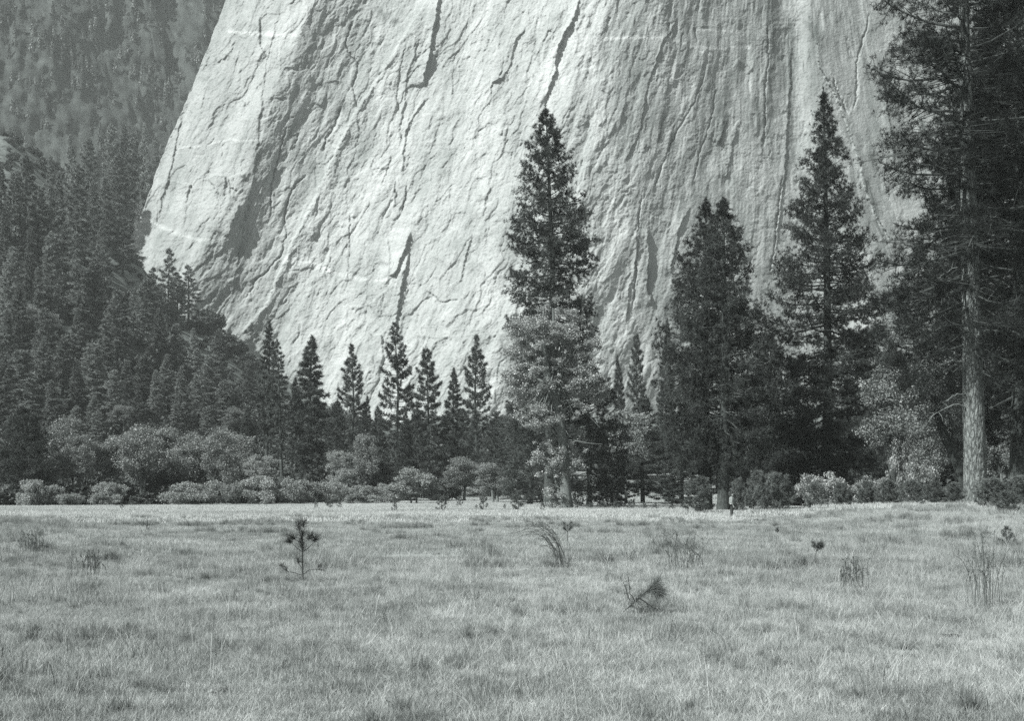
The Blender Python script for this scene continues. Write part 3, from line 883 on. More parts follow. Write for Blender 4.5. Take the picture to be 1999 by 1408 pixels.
# ---- the big plated pine at the right
def big_pine():
    rng = np.random.default_rng(31)
    Y = 95.0
    x, y, z = spot(1905, Y); z -= 0.1
    Ht = 44.0
    lean = (-0.024, 0.0)
    parts = conifer(rng, Ht, 6.9, 0.20, prof_big, 175, 21, 0.42, 16, 0.026, 0.80, e_top=45, e_bot=-16, droop=0.40, upt=0.30, lean=lean, sides=10, gap=0.25, s0=0.38, flat=0.42, clump=4)
    # trunk with bark plates as geometry
    nz, ns = 420, 72
    zz = np.linspace(-0.01, 1, nz); P = np.c_[lean[0] * zz * Ht, np.zeros(nz), zz * Ht]
    rad = 0.67 * (np.clip(1 - zz, 0.03, 1) ** 0.62) * (1 + 0.16 * np.exp(-zz * Ht / 1.2))
    v, f = tube(P, rad, ns)
    ang = np.tile(np.arange(ns) * 2 * np.pi / ns, nz); zv = np.repeat(zz * Ht, ns)
    u = ang * 0.74
    ca, sa = np.cos(ang), np.sin(ang)
    n = np.abs(perlin(ca * 4.6 + zv * 0.12, sa * 4.6 + zv * 0.75)) * 2.2
    n2 = np.abs(perlin(ca * 9 + 7 + zv * 0.2, sa * 9 + zv * 1.6))
    disp = 0.085 * smooth(0.02, 0.28, n) + 0.03 * smooth(0.02, 0.2, n2)
    v = v + np.c_[ca * disp, sa * disp, np.zeros(len(ca))] * np.array([-1, 1, 1]) * 0
    ctr = np.repeat(P, ns, axis=0); out = norm(v - ctr); v = v + out * (disp * np.repeat(rad / 0.74, ns))[:, None]
    trunk = MB(); trunk.add(v, f)
    t = thing('pine_tree', 'giant pine with thick plated bark trunk, crown cut off by the top', 'pine tree', (x, y, z))
    mobj('trunk', trunk.mesh('plated_trunk', M['bigbark'], True), t)
    mobj('branches', parts[1].mesh('limbs', M['limb']), t)
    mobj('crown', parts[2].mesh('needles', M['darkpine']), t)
    # bare dead branches low on the trunk, (row, length px, side, rise)
    spec = [(798, 95, -1, -26), (772, 50, -1, -14), (706, 75, -1, -22), (720, 40, -1, -10), (640, 90, -1, -26), (606, 75, -1, -36), (648, 60, 1, -20), (565, 60, 1, -46),
            (470, 80, -1, -22), (525, 60, -1, -24), (430, 70, 1, -10), (450, 55, 1, 10), (372, 60, -1, -10), (400, 45, -1, -12), (335, 55, -1, -14), (190, 45, -1, 18), (155, 40, -1, 20), (746, 20, 1, 30), (270, 60, -1, -22), (240, 60, 1, 15)]
    for row, Lp, sd, dz in spec:
        dead = MB(); zb = ztop(row, Y) - z; L = Lp / F * Y
        xt = lean[0] * zb; r = 0.74 * (1 - zb / Ht) ** 0.62
        az = rng.uniform(-0.6, 0.5)
        s = np.linspace(0, 1, 9)
        hor = r * 0.6 + L * s
        ver = (0.10 * np.sin(s * np.pi) * L + (-dz / F * Y * -1) * 0 + (dz / F * Y) * s ** 1.8) + np.r_[0, rng.normal(size=8) * 0.02 * L]
        Pp = np.c_[xt + sd * hor * math.cos(az), -hor * math.sin(az + 0.25), zb + ver]
        v, f = tube(Pp, np.linspace(0.055, 0.012, 9), 6); dead.add(v, f)
        for k in range(4):
            j = rng.integers(3, 8); dv = norm(rng.normal(size=3) + np.array([sd * 0.8, 0, -0.3])) * L * rng.uniform(0.12, 0.3)
            v, f = tube(np.array([Pp[j], Pp[j] + dv * 0.5 + rng.normal(size=3) * 0.03, Pp[j] + dv]), [0.018, 0.012, 0.006], 4); dead.add(v, f)
        mobj('dead_branch', dead.mesh('dead_limb', M['dead']), t)


big_pine()

# other pines filling the right edge
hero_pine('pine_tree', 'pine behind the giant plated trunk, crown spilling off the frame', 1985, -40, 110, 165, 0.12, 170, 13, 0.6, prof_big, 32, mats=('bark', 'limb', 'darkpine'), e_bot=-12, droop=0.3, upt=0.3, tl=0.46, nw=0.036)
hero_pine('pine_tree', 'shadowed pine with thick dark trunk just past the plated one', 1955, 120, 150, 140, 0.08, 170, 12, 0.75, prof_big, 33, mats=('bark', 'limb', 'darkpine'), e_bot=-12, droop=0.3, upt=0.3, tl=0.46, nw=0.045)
hero_pine('pine_tree', 'full soft pine filling the gap left of the plated trunk', 1790, 470, 165, 120, 0.04, 150, 10, 0.5, prof_twin, 34, mats=('bark', 'limb', 'fir'), e_bot=-14, droop=0.3, upt=0.3, tl=0.5, nw=0.05)
hero_pine('pine_tree', 'pale pine low in the gap behind the tall dark pine', 1690, 640, 175, 80, 0.04, 90, 10, 0.35, prof_twin, 35, mats=('bark', 'limb', 'fir'), e_bot=-10, droop=0.2, upt=0.3, tl=0.5, nw=0.05)
hero_pine('pine_tree', 'dense shadowed pine between the close pair and the tall dark pine', 1505, 650, 172, 78, 0.02, 110, 11, 0.4, prof_twin, 36, mats=('bark', 'limb', 'fir'), e_bot=-10, droop=0.2, upt=0.3, tl=0.5, nw=0.05)
hero_pine('pine_tree', 'bushy low pine under the cottonwood on its shadow side', 1150, 700, 185, 90, 0.05, 80, 8, 0.4, prof_twin, 37, mats=('bark', 'limb', 'fir'), e_bot=-16, droop=0.25, upt=0.25, tl=0.5, nw=0.05)
hero_pine('pine_tree', 'dark pine with bare lower trunk at the meadow edge, farthest left', 46, 798, 200, 66, 0.16, 90, 8, 0.42, prof_twin, 38, e_bot=-10, droop=0.1, upt=0.2, tl=0.5, nw=0.05)
hero_pine('pine_tree', 'grey-green pine low between cottonwood trunk and edge bushes', 1035, 705, 215, 62, 0.05, 90, 10, 0.4, prof_twin, 39, mats=('bark', 'limb', 'fir'), e_bot=-10, droop=0.2, upt=0.3, tl=0.5, nw=0.055)


# ---- cottonwood
def cottonwood():
    rng = np.random.default_rng(41)
    Y = 158.0
    x, y, z = spot(1105, Y)
    k = Y / F
    def e(px, py, rx, rz, dy=0.0, ry=None):
        return ((px - 1105) * k, dy, ztop(py, Y) - z, rx * k, (ry or rx * 0.85) * k, rz * k)
    ell = [e(1082, 618, 52, 36), e(1040, 650, 44, 40, -1), e(1128, 655, 42, 44, 1), e(1080, 680, 66, 50), e(1018, 705, 42, 42, 1), e(1150, 705, 34, 44, -1),
           e(1055, 735, 62, 38, -1), e(1125, 745, 56, 34, 1), e(1000, 745, 30, 30, 0), e(1165, 760, 26, 30, 1), e(1040, 775, 44, 24, 1.5)]
    low = [e(1110, 800, 34, 22, -1), e(1045, 815, 48, 22, -2), e(1080, 930, 30, 46, 0.5), e(1068, 890, 30, 30, -1), e(1112, 905, 26, 34, -0.5), e(1078, 970, 20, 20, -0.6), e(1130, 870, 24, 24), e(1060, 850, 34, 26, 1)]
    trunk = MB(); wood = MB(); crown = MB()
    pts = [(1107, 1000, 17), (1106, 985, 14.5), (1103, 940, 11.5), (1102, 890, 10.5), (1097, 845, 10), (1090, 800, 9.5), (1084, 775, 9)]
    P = np.array([((a - 1105) * k, 0, ztop(b, Y) - z) for a, b, _ in pts]); R = np.array([c * k * 0.84 for _, _, c in pts])
    tt = np.linspace(0, 1, 40); ti = np.linspace(0, 1, len(P))
    PP = np.stack([np.interp(tt, ti, P[:, i]) for i in range(3)], 1); PP[:, 2] -= 0.2
    v, f = tube(PP, np.interp(tt, ti, R), 24, 0.03, rng); trunk.add(v, f)
    fork = [[(1085, 778, 9), (1074, 750, 7.5), (1068, 720, 7), (1063, 690, 5), (1060, 640, 3), (1062, 600, 1)],
            [(1085, 776, 8), (1082, 750, 6), (1078, 700, 5), (1082, 650, 3.5), (1080, 600, 1.5)],
            [(1086, 776, 7), (1098, 752, 5), (1110, 720, 4), (1120, 680, 3), (1125, 640, 1)],
            [(1074, 755, 5), (1050, 740, 3.5), (1025, 725, 2.5), (1000, 715, 1)],
            [(1068, 720, 4), (1055, 690, 3), (1035, 660, 2), (1020, 630, 1)],
            [(1110, 720, 3), (1130, 700, 2), (1145, 680, 1)],
            [(1098, 850, 4), (1075, 825, 2.5), (1040, 812, 1.2)], [(1102, 945, 4), (1088, 930, 2.5), (1070, 905, 1)],
            [(1100, 915, 3), (1115, 895, 2), (1130, 872, 1)], [(1101, 990, 3), (1088, 950, 3.2), (1080, 925, 2)]]
    for fk in fork:
        dy = rng.uniform(-1.5, 1.5)
        Q = np.array([((a - 1105) * k, dy * i / len(fk), ztop(b, Y) - z) for i, (a, b, _) in enumerate(fk)])
        v, f = tube(Q, [c * k for *_, c in fk], 8, 0.04, rng); wood.add(v, f)
    cl = clumps(rng, ell, 230, 0.62) + clumps(rng, low, 96, 0.5)
    for c in cl[::2]:
        p0 = PP[-1] + np.array([0, 0, 0.5 + rng.uniform(0, 4)]) if c[2] > 9 else np.array([PP[10][0], 0, max(0.5, c[2] - 1.0)])
        m = (p0 + np.array(c[:3])) / 2 + rng.normal(size=3) * 0.3 + np.array([0, 0, -0.2])
        v, f = tube(np.array([p0, m, c[:3]]), [0.10, 0.05, 0.015], 5); wood.add(v, f)
    v, f, sh = blob_leaves(rng, cl, 0.175, 82000, hollow=0.05); crown.add(v, f, sh)
    t = thing('cottonwood_tree', 'big round-headed cottonwood with pale forked trunk standing in the meadow', 'broadleaf tree', (x, y, z))
    mobj('trunk', trunk.mesh('ctrunk', M['greybark'], True), t)
    mobj('branches', wood.mesh('cbranches', M['greybark'], True), t)
    mobj('crown', crown.mesh('ccrown', M['cotton']), t)
    for pl in ([(1096, 822), (1098, 808), (1103, 800), (1113, 792), (1124, 791), (1134, 798), (1150, 815), (1169, 836)], [(1099, 836), (1105, 842), (1109, 850), (1115, 857)],
               [(1100, 858), (1128, 862), (1150, 866), (1175, 868)], [(1094, 806), (1070, 790), (1050, 795), (1034, 806)]):
        Q = np.array([((a - 1105) * k, -0.15 - 0.2 * i, ztop(b, Y) - z) for i, (a, b) in enumerate(pl)])
        dead = MB(); v, f = tube(Q, np.linspace(0.05, 0.015, len(pl)), 5); dead.add(v, f)
        mobj('dead_branch', dead.mesh('cdead', M['dead']), t)


cottonwood()


# ================================================================== library of middle distance trees
def fir_variant(seed, Rr, base, nb, dens, tl, nn, nw, prof, mat='fir', **kw):
    rng = np.random.default_rng(seed)
    return bake(conifer(rng, 30.0, Rr, base, prof, nb, dens, tl, nn, nw, 0.42, twigs=False, **kw), [M['bark'], M['darkbark'], M[mat]], 'fir%d' % seed)


prof_shaggy = lambda x: float(np.interp(x, [0, 0.08, 0.3, 0.6, 0.9, 1], [0.15, 0.4, 0.7, 0.95, 1.0, 0.8]))
FIRS = {
 'thin': fir_variant(51, 2.0, 0.30, 95, 15, 0.62, 9, 0.10, prof_col, droop=0.2, e_bot=-12, e_top=25, upt=0.1, gap=0.2),
 'thin2': fir_variant(52, 2.6, 0.28, 90, 13, 0.62, 9, 0.10, prof_shaggy, droop=0.3, e_bot=-14, e_top=25, upt=0.1, gap=0.2),
 'full': fir_variant(53, 4.1, 0.12, 150, 12, 0.70, 9, 0.11, prof_fir, droop=0.22, e_bot=-14, e_top=30, upt=0.15, gap=0.08),
 'broad': fir_variant(54, 4.6, 0.10, 130, 11, 0.70, 9, 0.11, prof_shaggy, droop=0.28, e_bot=-16, e_top=30, upt=0.2, gap=0.15),
 'pine': fir_variant(55, 4.4, 0.22, 85, 10, 0.70, 10, 0.11, prof_pine, droop=0.2, e_bot=-10, e_top=35, upt=0.3, gap=0.25),
 'dense': fir_variant(56, 4.4, 0.02, 170, 12, 0.60, 9, 0.12, prof_fir, droop=0.12, e_bot=-8, e_top=30, upt=0.15),
}
SLO = {
 'a': fir_variant(61, 4.2, 0.06, 120, 8.5, 0.9, 9, 0.17, prof_fir, mat='slopefir', droop=0.2, e_bot=-12, e_top=30),
 'b': fir_variant(62, 3.3, 0.12, 105, 9, 0.9, 9, 0.17, prof_col, mat='slopefir', droop=0.2, e_bot=-14, e_top=30),
 'c': fir_variant(63, 4.6, 0.26, 70, 7.5, 0.9, 9, 0.17, prof_pine, mat='slopefir', droop=0.2, e_bot=-8, e_top=30, gap=0.25),
 'd': fir_variant(64, 5.0, 0.03, 130, 8, 0.9, 9, 0.17, prof_shaggy, mat='slopefir', droop=0.25, e_bot=-12, e_top=30, gap=0.1),
}


def place_fir(lib, key, label, px, top, base, wpx=None, Y=None, group=None, name='fir_tree', cat='conifer'):
    if Y is None: Y = solveY(px, base)
    x, y, z = spot(px, Y)
    Ht = max(4.0, ztop(top, Y) - z)
    sz = Ht / 30.0
    R0 = {'thin': 2.0, 'thin2': 2.6, 'full': 4.1, 'broad': 4.6, 'pine': 4.4, 'dense': 4.4, 'a': 4.2, 'b': 3.3, 'c': 4.6, 'd': 5.0}[key]
    sx = sz if wpx is None else (wpx / 2 / F * Y) / R0
    t = thing(name, label, cat, (x, y, z - 0.3), random.uniform(0, 6.28), (sx, sx, sz), group)
    t.rotation_euler = (random.gauss(0, 0.018), random.gauss(0, 0.018), t.rotation_euler[2])
    for pn, me in zip(('trunk', 'branches', 'crown'), lib[key]):
        if me: mobj(pn, me, t)
    return t


G = 'row of conifers below the cliff'
ROW = [
 ('thin', 'very slender conifer with dense tufted spire, first of the row under the cliff', 517, 622, 290, 36),
 ('thin2', 'thin straggly conifer between the slender spire and the full dark one', 552, 660, 285, 42),
 ('full', 'full dark conifer with stout trunk, widest of the three close together', 605, 650, 278, 92),
 ('pine', 'greyer hazy conifer standing apart before the pale base of cliff', 686, 668, 320, 68),
 ('pine', 'ragged tall conifer with a limb jutting from its upper crown', 777, 625, 285, 76),
 ('broad', 'medium conifer right beside the ragged tall one', 836, 678, 300, 62),
 ('full', 'short pointed conifer, smallest top in the row under the cliff', 879, 715, 300, 54),
 ('pine', 'flat-sided conifer nearest the cottonwood in the row under the cliff', 932, 650, 290, 72),
]
for key, lab, px, top, Y, wpx in ROW:
    place_fir(FIRS, key, lab, px, top, None, wpx * 1.22, Y, G)
OTH = [
 ('thin', 'bare-sided thin conifer half hidden behind the full dark one', 578, 735, 295, 30),
 ('dense', 'low dense young fir with tiered boughs in front of ragged conifer', 790, 800, 262, 62),
 ('dense', 'young fir with bare pole top behind the round maple', 738, 790, 300, 60),
 ('full', 'hazy fir at the foot of the cliff between two taller ones', 716, 770, 340, 46),
 ('broad', 'dark fir crowding the base of the flat-sided conifer', 965, 800, 275, 70),
 ('full', 'dark fir under the ragged tall conifer', 815, 790, 310, 60),
 ('broad', 'shadowed fir between the short pointed conifer and its neighbour', 905, 800, 300, 60),
 ('dense', 'dark low fir behind the cottonwood trunk', 1060, 790, 240, 90),
 ('broad', 'hazy conifer behind the low branches right of the cottonwood', 1246, 650, 290, 50),
 ('full', 'hazy pointed conifer just left of the close pine pair', 1297, 618, 270, 54),
 ('full', 'faint small conifer top beside the cottonwood crown', 1212, 690, 310, 44),
 ('broad', 'dark conifer mass beneath the pale open broadleaf', 1255, 775, 240, 100),
 ('dense', 'dark conifer filling the space below the close pine pair', 1330, 800, 215, 110),
 ('dense', 'shadowed young conifer between pair trunks and tall dark pine', 1470, 790, 190, 110),
 ('dense', 'shadowed conifer low behind the tall dark pine', 1570, 800, 190, 120),
 ('dense', 'shadowed conifer low behind the leaning grey trunk', 1680, 800, 190, 120),
 ('dense', 'shadowed conifer low behind the leaning dark trunk', 1800, 790, 190, 130),
 ('dense', 'shadowed conifer low at the far right edge behind trunks', 1930, 790, 190, 130),
 ('broad', 'shaggy conifer low beside the cottonwood on the right', 1195, 810, 235, 80),
 ('dense', 'dark conifer filling the gap behind the close pair trunks', 1402, 830, 300, 110),
 ('full', 'dark conifer behind the broadleaf belt near the slender spire', 480, 790, 262, 60),
 ('broad', 'shaggy conifer behind the pale willow, left of hazy conifer', 650, 780, 275, 60),
]
for key, lab, px, top, Y, wpx in OTH:
    place_fir(FIRS, key, lab, px, top, None, wpx, Y, 'conifers at the edge of the wood')

# ---- conifers on the shaded slope: (px, top row, base row, width px, kind)
SL = [
 (8, 400, 600, 52, 'a'), (30, 335, 548, 60, 'a'), (72, 365, 562, 50, 'b'), (112, 332, 536, 50, 'a'), (150, 318, 520, 46, 'b'), (182, 350, 505, 44, 'a'), (206, 345, 485, 44, 'a'),
 (234, 300, 455, 44, 'b'), (256, 255, 425, 42, 'b'), (282, 240, 405, 40, 'a'), (302, 262, 390, 34, 'a'), (218, 240, 405, 34, 'b'), (245, 235, 390, 34, 'a'), (172, 268, 430, 38, 'b'), (140, 262, 440, 36, 'a'), (96, 300, 480, 40, 'a'),
 (52, 300, 500, 42, 'b'), (5, 320, 500, 44, 'a'),
 (117, 540, 662, 44, 'c'), (153, 485, 655, 48, 'c'), (181, 500, 655, 42, 'b'), (226, 565, 720, 62, 'd'), (300, 520, 655, 44, 'c'), (326, 482, 660, 52, 'c'), (368, 514, 640, 52, 'c'), (284, 540, 665, 40, 'b'), (345, 530, 665, 40, 'b'), (262, 560, 700, 44, 'c'),
 (38, 552, 700, 50, 'a'), (12, 600, 740, 50, 'a'), (85, 600, 730, 46, 'd'), (85, 655, 790, 54, 'a'), (122, 655, 775, 50, 'a'), (45, 682, 835, 84, 'd'), (182, 668, 805, 62, 'd'), (205, 655, 780, 44, 'b'), (150, 700, 830, 52, 'a'),
 (250, 702, 815, 42, 'a'), (225, 720, 840, 46, 'd'), (282, 690, 805, 40, 'b'), (305, 720, 830, 40, 'a'), (326, 690, 810, 46, 'a'), (352, 712, 835, 40, 'a'), (385, 730, 840, 44, 'a'), (412, 690, 815, 66, 'd'), (440, 740, 845, 40, 'b'), (462, 752, 850, 40, 'a'),
 (5, 700, 840, 50, 'a'), (105, 740, 850, 50, 'a'), (270, 760, 860, 44, 'a'), (350, 785, 880, 36, 'b'), (402, 790, 880, 30, 'b'), (185, 770, 865, 46, 'a'), (150, 790, 880, 34, 'b'), (190, 800, 885, 34, 'b'), (430, 640, 760, 34, 'b'), (485, 700, 800, 30, 'b'),
 (60, 440, 600, 44, 'a'), (100, 450, 605, 40, 'b'), (200, 430, 560, 36, 'a'), (240, 420, 540, 36, 'b'), (20, 480, 640, 48, 'd'), (70, 520, 660, 44, 'a'), (150, 600, 720, 44, 'a'), (310, 600, 730, 44, 'a'), (380, 640, 760, 40, 'a'), (345, 630, 750, 40, 'd'),
]
ORD = 'first second third fourth fifth sixth seventh eighth ninth tenth eleventh twelfth thirteenth fourteenth fifteenth'.split()
TIERS = [(0, 470, 'topmost'), (470, 562, 'second highest'), (562, 662, 'upper middle'), (662, 745, 'middle'), (745, 812, 'lower middle'), (812, 842, 'second lowest'), (842, 2000, 'lowest')]
LOOK = {'a': 'pointed dark fir', 'b': 'narrow dark fir', 'c': 'open-crowned bare-trunked fir', 'd': 'broad shaggy fir'}
for lo_, hi_, tn in TIERS:
    rowt = sorted([s for s in SL if lo_ <= s[2] < hi_])
    for i, (px, top, base, wpx, k) in enumerate(rowt):
        while i >= len(ORD): i -= 1
        place_fir(SLO, k, '%s on the shaded slope, %s from the left in its %s row' % (LOOK[k], ORD[i], tn), px, top, base, wpx * 1.12, None, 'firs on the shaded slope')


# ================================================================== broadleaf library
def bl_variant(seed, kind):
    rng = np.random.default_rng(seed)
    if kind == 'oak':      # unit: 12 m tall tree with visible stems
        ell = [(0, 0, 8.2, 3.6, 3.4, 3.2), (-2.2, 0, 6.4, 2.2, 2.4, 2.4), (2.2, 0.5, 6.2, 2.2, 2.4, 2.4), (0.4, -1, 9.8, 2.2, 2, 1.6)]
        p = broadleaf(rng, ell, 95, 0.85, 0.23, 22000, 0.22, 4.0, stems=2, ends=10)
        return bake(p, [M['greybark'], M['twig'], M['oak']], 'oak%d' % seed)
    if kind == 'open':
        ell = [(0, 0, 9.0, 3.4, 3.0, 1.8), (-2.4, 0, 7.0, 2.0, 2.0, 1.2), (2.2, 0.5, 6.0, 2.2, 2.0, 1.3), (-1.0, -1, 4.4, 2.0, 2, 1.0)]
        p = broadleaf(rng, ell, 60, 0.68, 0.22, 14000, 0.16, 5.0, stems=1, ends=14)
        return bake(p, [M['greybark'], M['greybark'], M['willow']], 'open%d' % seed)
    if kind == 'maple':
        ell = [(0, 0, 4.6, 2.8, 2.6, 2.6), (-1.2, -0.5, 3.0, 2.2, 2.2, 2.0), (1.0, 0.3, 3.2, 2.4, 2.2, 2.0)]
        p = broadleaf(rng, ell, 95, 0.62, 0.26, 12000, 0.12, 1.4, stems=3, ends=12)
        return bake(p, [M['greybark'], M['greybark'], M['willow']], 'maple%d' % seed)
    if kind == 'bush':     # unit: 3 m high, 5 m wide
        ell = [(0, 0, 1.3, 2.2, 1.8, 1.35), (-1.2, 0, 1.0, 1.4, 1.3, 1.0), (1.3, 0.2, 1.1, 1.3, 1.2, 1.0)]
        p = broadleaf(rng, [tuple(c + rng.normal() * 0.22 for c in e_) for e_ in ell], 80, 0.42, 0.15, 14000, 0.05, 0.9, stems=4, ends=14)
        return bake(p, [M['twig'], M['twig'], M['willow']], 'bush%d' % seed)
    if kind == 'dark':
        ell = [(0, 0, 1.5, 2.2, 1.8, 1.5), (-1.0, 0, 1.2, 1.5, 1.3, 1.2), (1.2, 0.2, 1.2, 1.4, 1.2, 1.2)]
        p = broadleaf(rng, ell, 70, 0.5, 0.30, 7000, 0.05, 0.9, stems=3, ends=9)
        return bake(p, [M['twig'], M['twig'], M['darkleaf']], 'dark%d' % seed)
    if kind == 'bright':
        ell = [(0, 0, 1.5, 2.4, 1.6, 1.5), (-1.4, 0, 1.2, 1.4, 1.3, 1.1), (1.5, 0.2, 1.6, 1.4, 1.2, 1.2)]
        p = broadleaf(rng, ell, 60, 0.42, 0.17, 7500, 0.05, 0.9, stems=3, ends=12)
        return bake(p, [M['twig'], M['twig'], M['bright']], 'bright%d' % seed)


BL = {'oak1': bl_variant(71, 'oak'), 'oak2': bl_variant(72, 'oak'), 'oak3': bl_variant(73, 'oak'), 'open': bl_variant(74, 'open'), 'maple': bl_variant(75, 'maple'),
      'bush1': bl_variant(76, 'bush'), 'bush2': bl_variant(77, 'bush'), 'bush3': bl_variant(78, 'bush'), 'dark': bl_variant(79, 'dark'), 'bright': bl_variant(80, 'bright')}
SIZE = {'oak': (11.8, 5.0), 'open': (11.0, 4.8), 'maple': (7.6, 3.4), 'bush': (2.9, 2.9), 'dark': (3.3, 2.9), 'bright': (3.3, 3.2)}


def place_bl(key, label, px, top, wpx, Y, group=None, name='broadleaf_tree', cat='broadleaf tree', base=None):
    if Y is None: Y = solveY(px, base)
    x, y, z = spot(px, Y)
    hh, rr_ = SIZE[key.rstrip('123')]
    if key.startswith('bush'): wpx = wpx * 1.18
    Ht = max(0.8, ztop(top, Y) - z)
    sz = Ht / hh; sx = (wpx / 2 / F * Y) / rr_
    t = thing(name, label, cat, (x, y, z - 0.1), random.uniform(0, 6.28), (sx * random.uniform(0.95, 1.35), sx * random.uniform(0.95, 1.35), sz * random.uniform(0.9, 1.15)), group)
    for pn, me in zip(('trunk', 'branches', 'crown'), BL[key]):
        if me: mobj(pn, me, t)
    return t


GB = 'broadleaf trees behind the edge bushes'
for a in [
 ('oak1', 'leafy tree beside the dark bare-trunked pine at the meadow edge', 125, 822, 110, 222),
 ('oak2', 'leafy tree on two pale forked stems near the dark edge pine', 150, 850, 90, 205),
 ('oak3', 'leafy tree with a tall rounded head above the round grey bush', 215, 835, 110, 228),
 ('oak1', 'leafy tree whose thin black stems show beside it, mid belt', 268, 850, 95, 215),
 ('oak2', 'widest leafy tree at the middle of the broadleaf belt', 325, 835, 120, 225),
 ('oak3', 'leafy tree overhanging the wide pale bush', 385, 845, 110, 222),
 ('oak1', 'leafy tree at the right end of the broadleaf belt', 432, 855, 90, 218),
 ('open', 'pale airy tree below the slender conifer spire', 508, 875, 80, 236),
 ('open', 'pale airy willow in front of the full dark conifer', 662, 872, 76, 250),
 ('oak2', 'grey leafy tree behind the pale willow', 715, 850, 80, 268),
 ('maple', 'rounded pale maple standing forward at the meadow edge', 812, 900, 92, 232),
 ('oak1', 'leafy tree between the rounded maple and the cottonwood', 905, 890, 90, 262),
 ('oak3', 'darker leafy tree low beside the cottonwood trunk', 965, 895, 95, 250),
 ('open', 'pale open-branched tree right of the cottonwood', 1222, 806, 120, 225),
 ('open', 'small pale leafy tree with leaning stem near the cottonwood trunk', 1185, 905, 70, 190),
 ('oak2', 'shaded leafy tree behind the airy trees below the spire', 470, 845, 90, 245),
 ('oak1', 'dim leafy tree at the very left edge behind dark pine', 5, 860, 90, 225),
 ('oak3', 'dim leafy tree between the dark edge pine and forked stems', 85, 850, 90, 232),
 ('oak3', 'tall dim leafy tree left of the plated trunk', 1745, 700, 110, 150),
 ('oak1', 'leafy tree right behind the leaning dark trunk', 1815, 800, 110, 135),
 ('oak2', 'leafy tree past the plated trunk at the frame edge', 1965, 830, 120, 130),
]:
    place_bl(*a, group=GB)

# shiny pale crown right of the plated trunk
def shiny_tree():
    rng = np.random.default_rng(90)
    Y = 120.0; x, y, z = spot(2010, Y); k = Y / F
    e = lambda px, py, r1, r2: ((px - 2010) * k, 0, ztop(py, Y) - z, r1 * k, r1 * k, r2 * k)
    ell = [e(1985, 600, 55, 70), e(2010, 680, 60, 60), e(1975, 700, 36, 36), e(2030, 560, 60, 60)]
    p = broadleaf(rng, ell, 90, 0.75, 0.17, 26000, 0.3, 6.0, ends=12)
    plant_tree('broadleaf_tree', 'tall tree with bright shiny leaves beyond the plated trunk', 'broadleaf tree', bake(p, [M['greybark'], M['greybark'], M['bright']], 'shiny'), None, (x, y, z), group=GB)


shiny_tree()

GE = 'bushes along the meadow edge'
for a in [
 ('bush1', 'low grey bush at the left frame edge', 12, 938, 60, 196),
 ('bush2', 'rounded bush against the bare pine trunk', 62, 942, 64, 192),
 ('bush3', 'bush just right of the bare pine trunk', 98, 940, 66, 194),
 ('bush1', 'small low bush below the forked pale stems', 135, 956, 60, 193),
 ('bush2', 'round grey bush standing alone, fourth along the edge', 213, 948, 72, 198),
 ('dark', 'dark low scrub between the round bush and the wide pale bush', 285, 955, 80, 206),
 ('bush3', 'wide pale mounded bush below the leafy belt', 378, 942, 100, 203),
 ('bush1', 'tall narrow bush standing between two wide bushes', 455, 928, 40, 212),
 ('bush2', 'wide bush below the airy tree and slender spire', 508, 940, 100, 216),
 ('bush3', 'flat-topped bush below the full dark conifer', 580, 938, 90, 222),
 ('bush1', 'bush with a dark twisted stem before the willow', 638, 935, 80, 226),
 ('bush2', 'low pale bush left of the rounded maple', 712, 952, 80, 234),
 ('bush3', 'small bush touching the rounded maple', 762, 946, 60, 240),
 ('dark', 'dark bush right of the rounded maple', 868, 935, 70, 262),
 ('bush1', 'bush behind the small meadow pines, mid edge', 925, 945, 80, 290),
 ('bush2', 'low bush under the darker leafy tree', 985, 952, 80, 290),
 ('bush3', 'low pale bush left of the cottonwood trunk', 1045, 955, 60, 300),
 ('bush2', 'low pale bush right of the cottonwood trunk', 1160, 952, 60, 330),
 ('bush1', 'pale bush under the small leaning leafy tree', 1195, 945, 70, 330),
 ('dark', 'dark bush before the close pine pair, far edge', 1255, 940, 90, 320),
 ('dark', 'dark bush beside the close pair, farther left one', 1305, 930, 90, 300),
 ('dark', 'dark bush far behind the standing person', 1450, 925, 110, 260),
 ('dark', 'dark scrub seen between and behind the close pair trunks', 1395, 935, 110, 330),
 ('dark', 'dark scrub under the tall dark pine', 1560, 910, 140, 200),
 ('dark', 'dark scrub behind the shiny-leaved bushes', 1680, 890, 140, 180),
 ('dark', 'dark scrub left of the leaning dark trunk', 1790, 880, 130, 160),
 ('dark', 'dark scrub between plated trunk and frame edge', 1960, 880, 130, 150),
 ('dark', 'dark scrub behind the cottonwood foot', 1100, 930, 110, 310),
 ('dark', 'dark scrub between small leaning tree and cottonwood', 1010, 925, 90, 300),
 ('dark', 'dark scrub behind the tall narrow bush', 440, 905, 100, 240),
 ('dark', 'dark scrub behind the bush with twisted stem', 620, 905, 110, 262),
 ('dark', 'dark scrub behind the maple and willow', 745, 905, 100, 270),
 ('dark', 'dark scrub under the leafy belt near the left edge', 170, 915, 120, 216),
 ('dark', 'dark scrub under the middle of the leafy belt', 330, 915, 130, 218),
 ('dark', 'dark scrub behind the bare pine trunk', 50, 915, 110, 212),
 ('bright', 'shiny pale-leaved bush spreading under the tall dark pine', 1610, 905, 130, 122),
 ('bright', 'smaller shiny pale-leaved bush beside the spreading one', 1700, 922, 100, 118),
 ('bright', 'shiny-leaved bush left of the leaning dark trunk', 1800, 880, 90, 112),
 ('bright', 'shiny sprig-like bush high behind the leaning dark trunk', 1765, 850, 70, 118),
]:
    place_bl(*a, group=GE, name='bush', cat='bush')

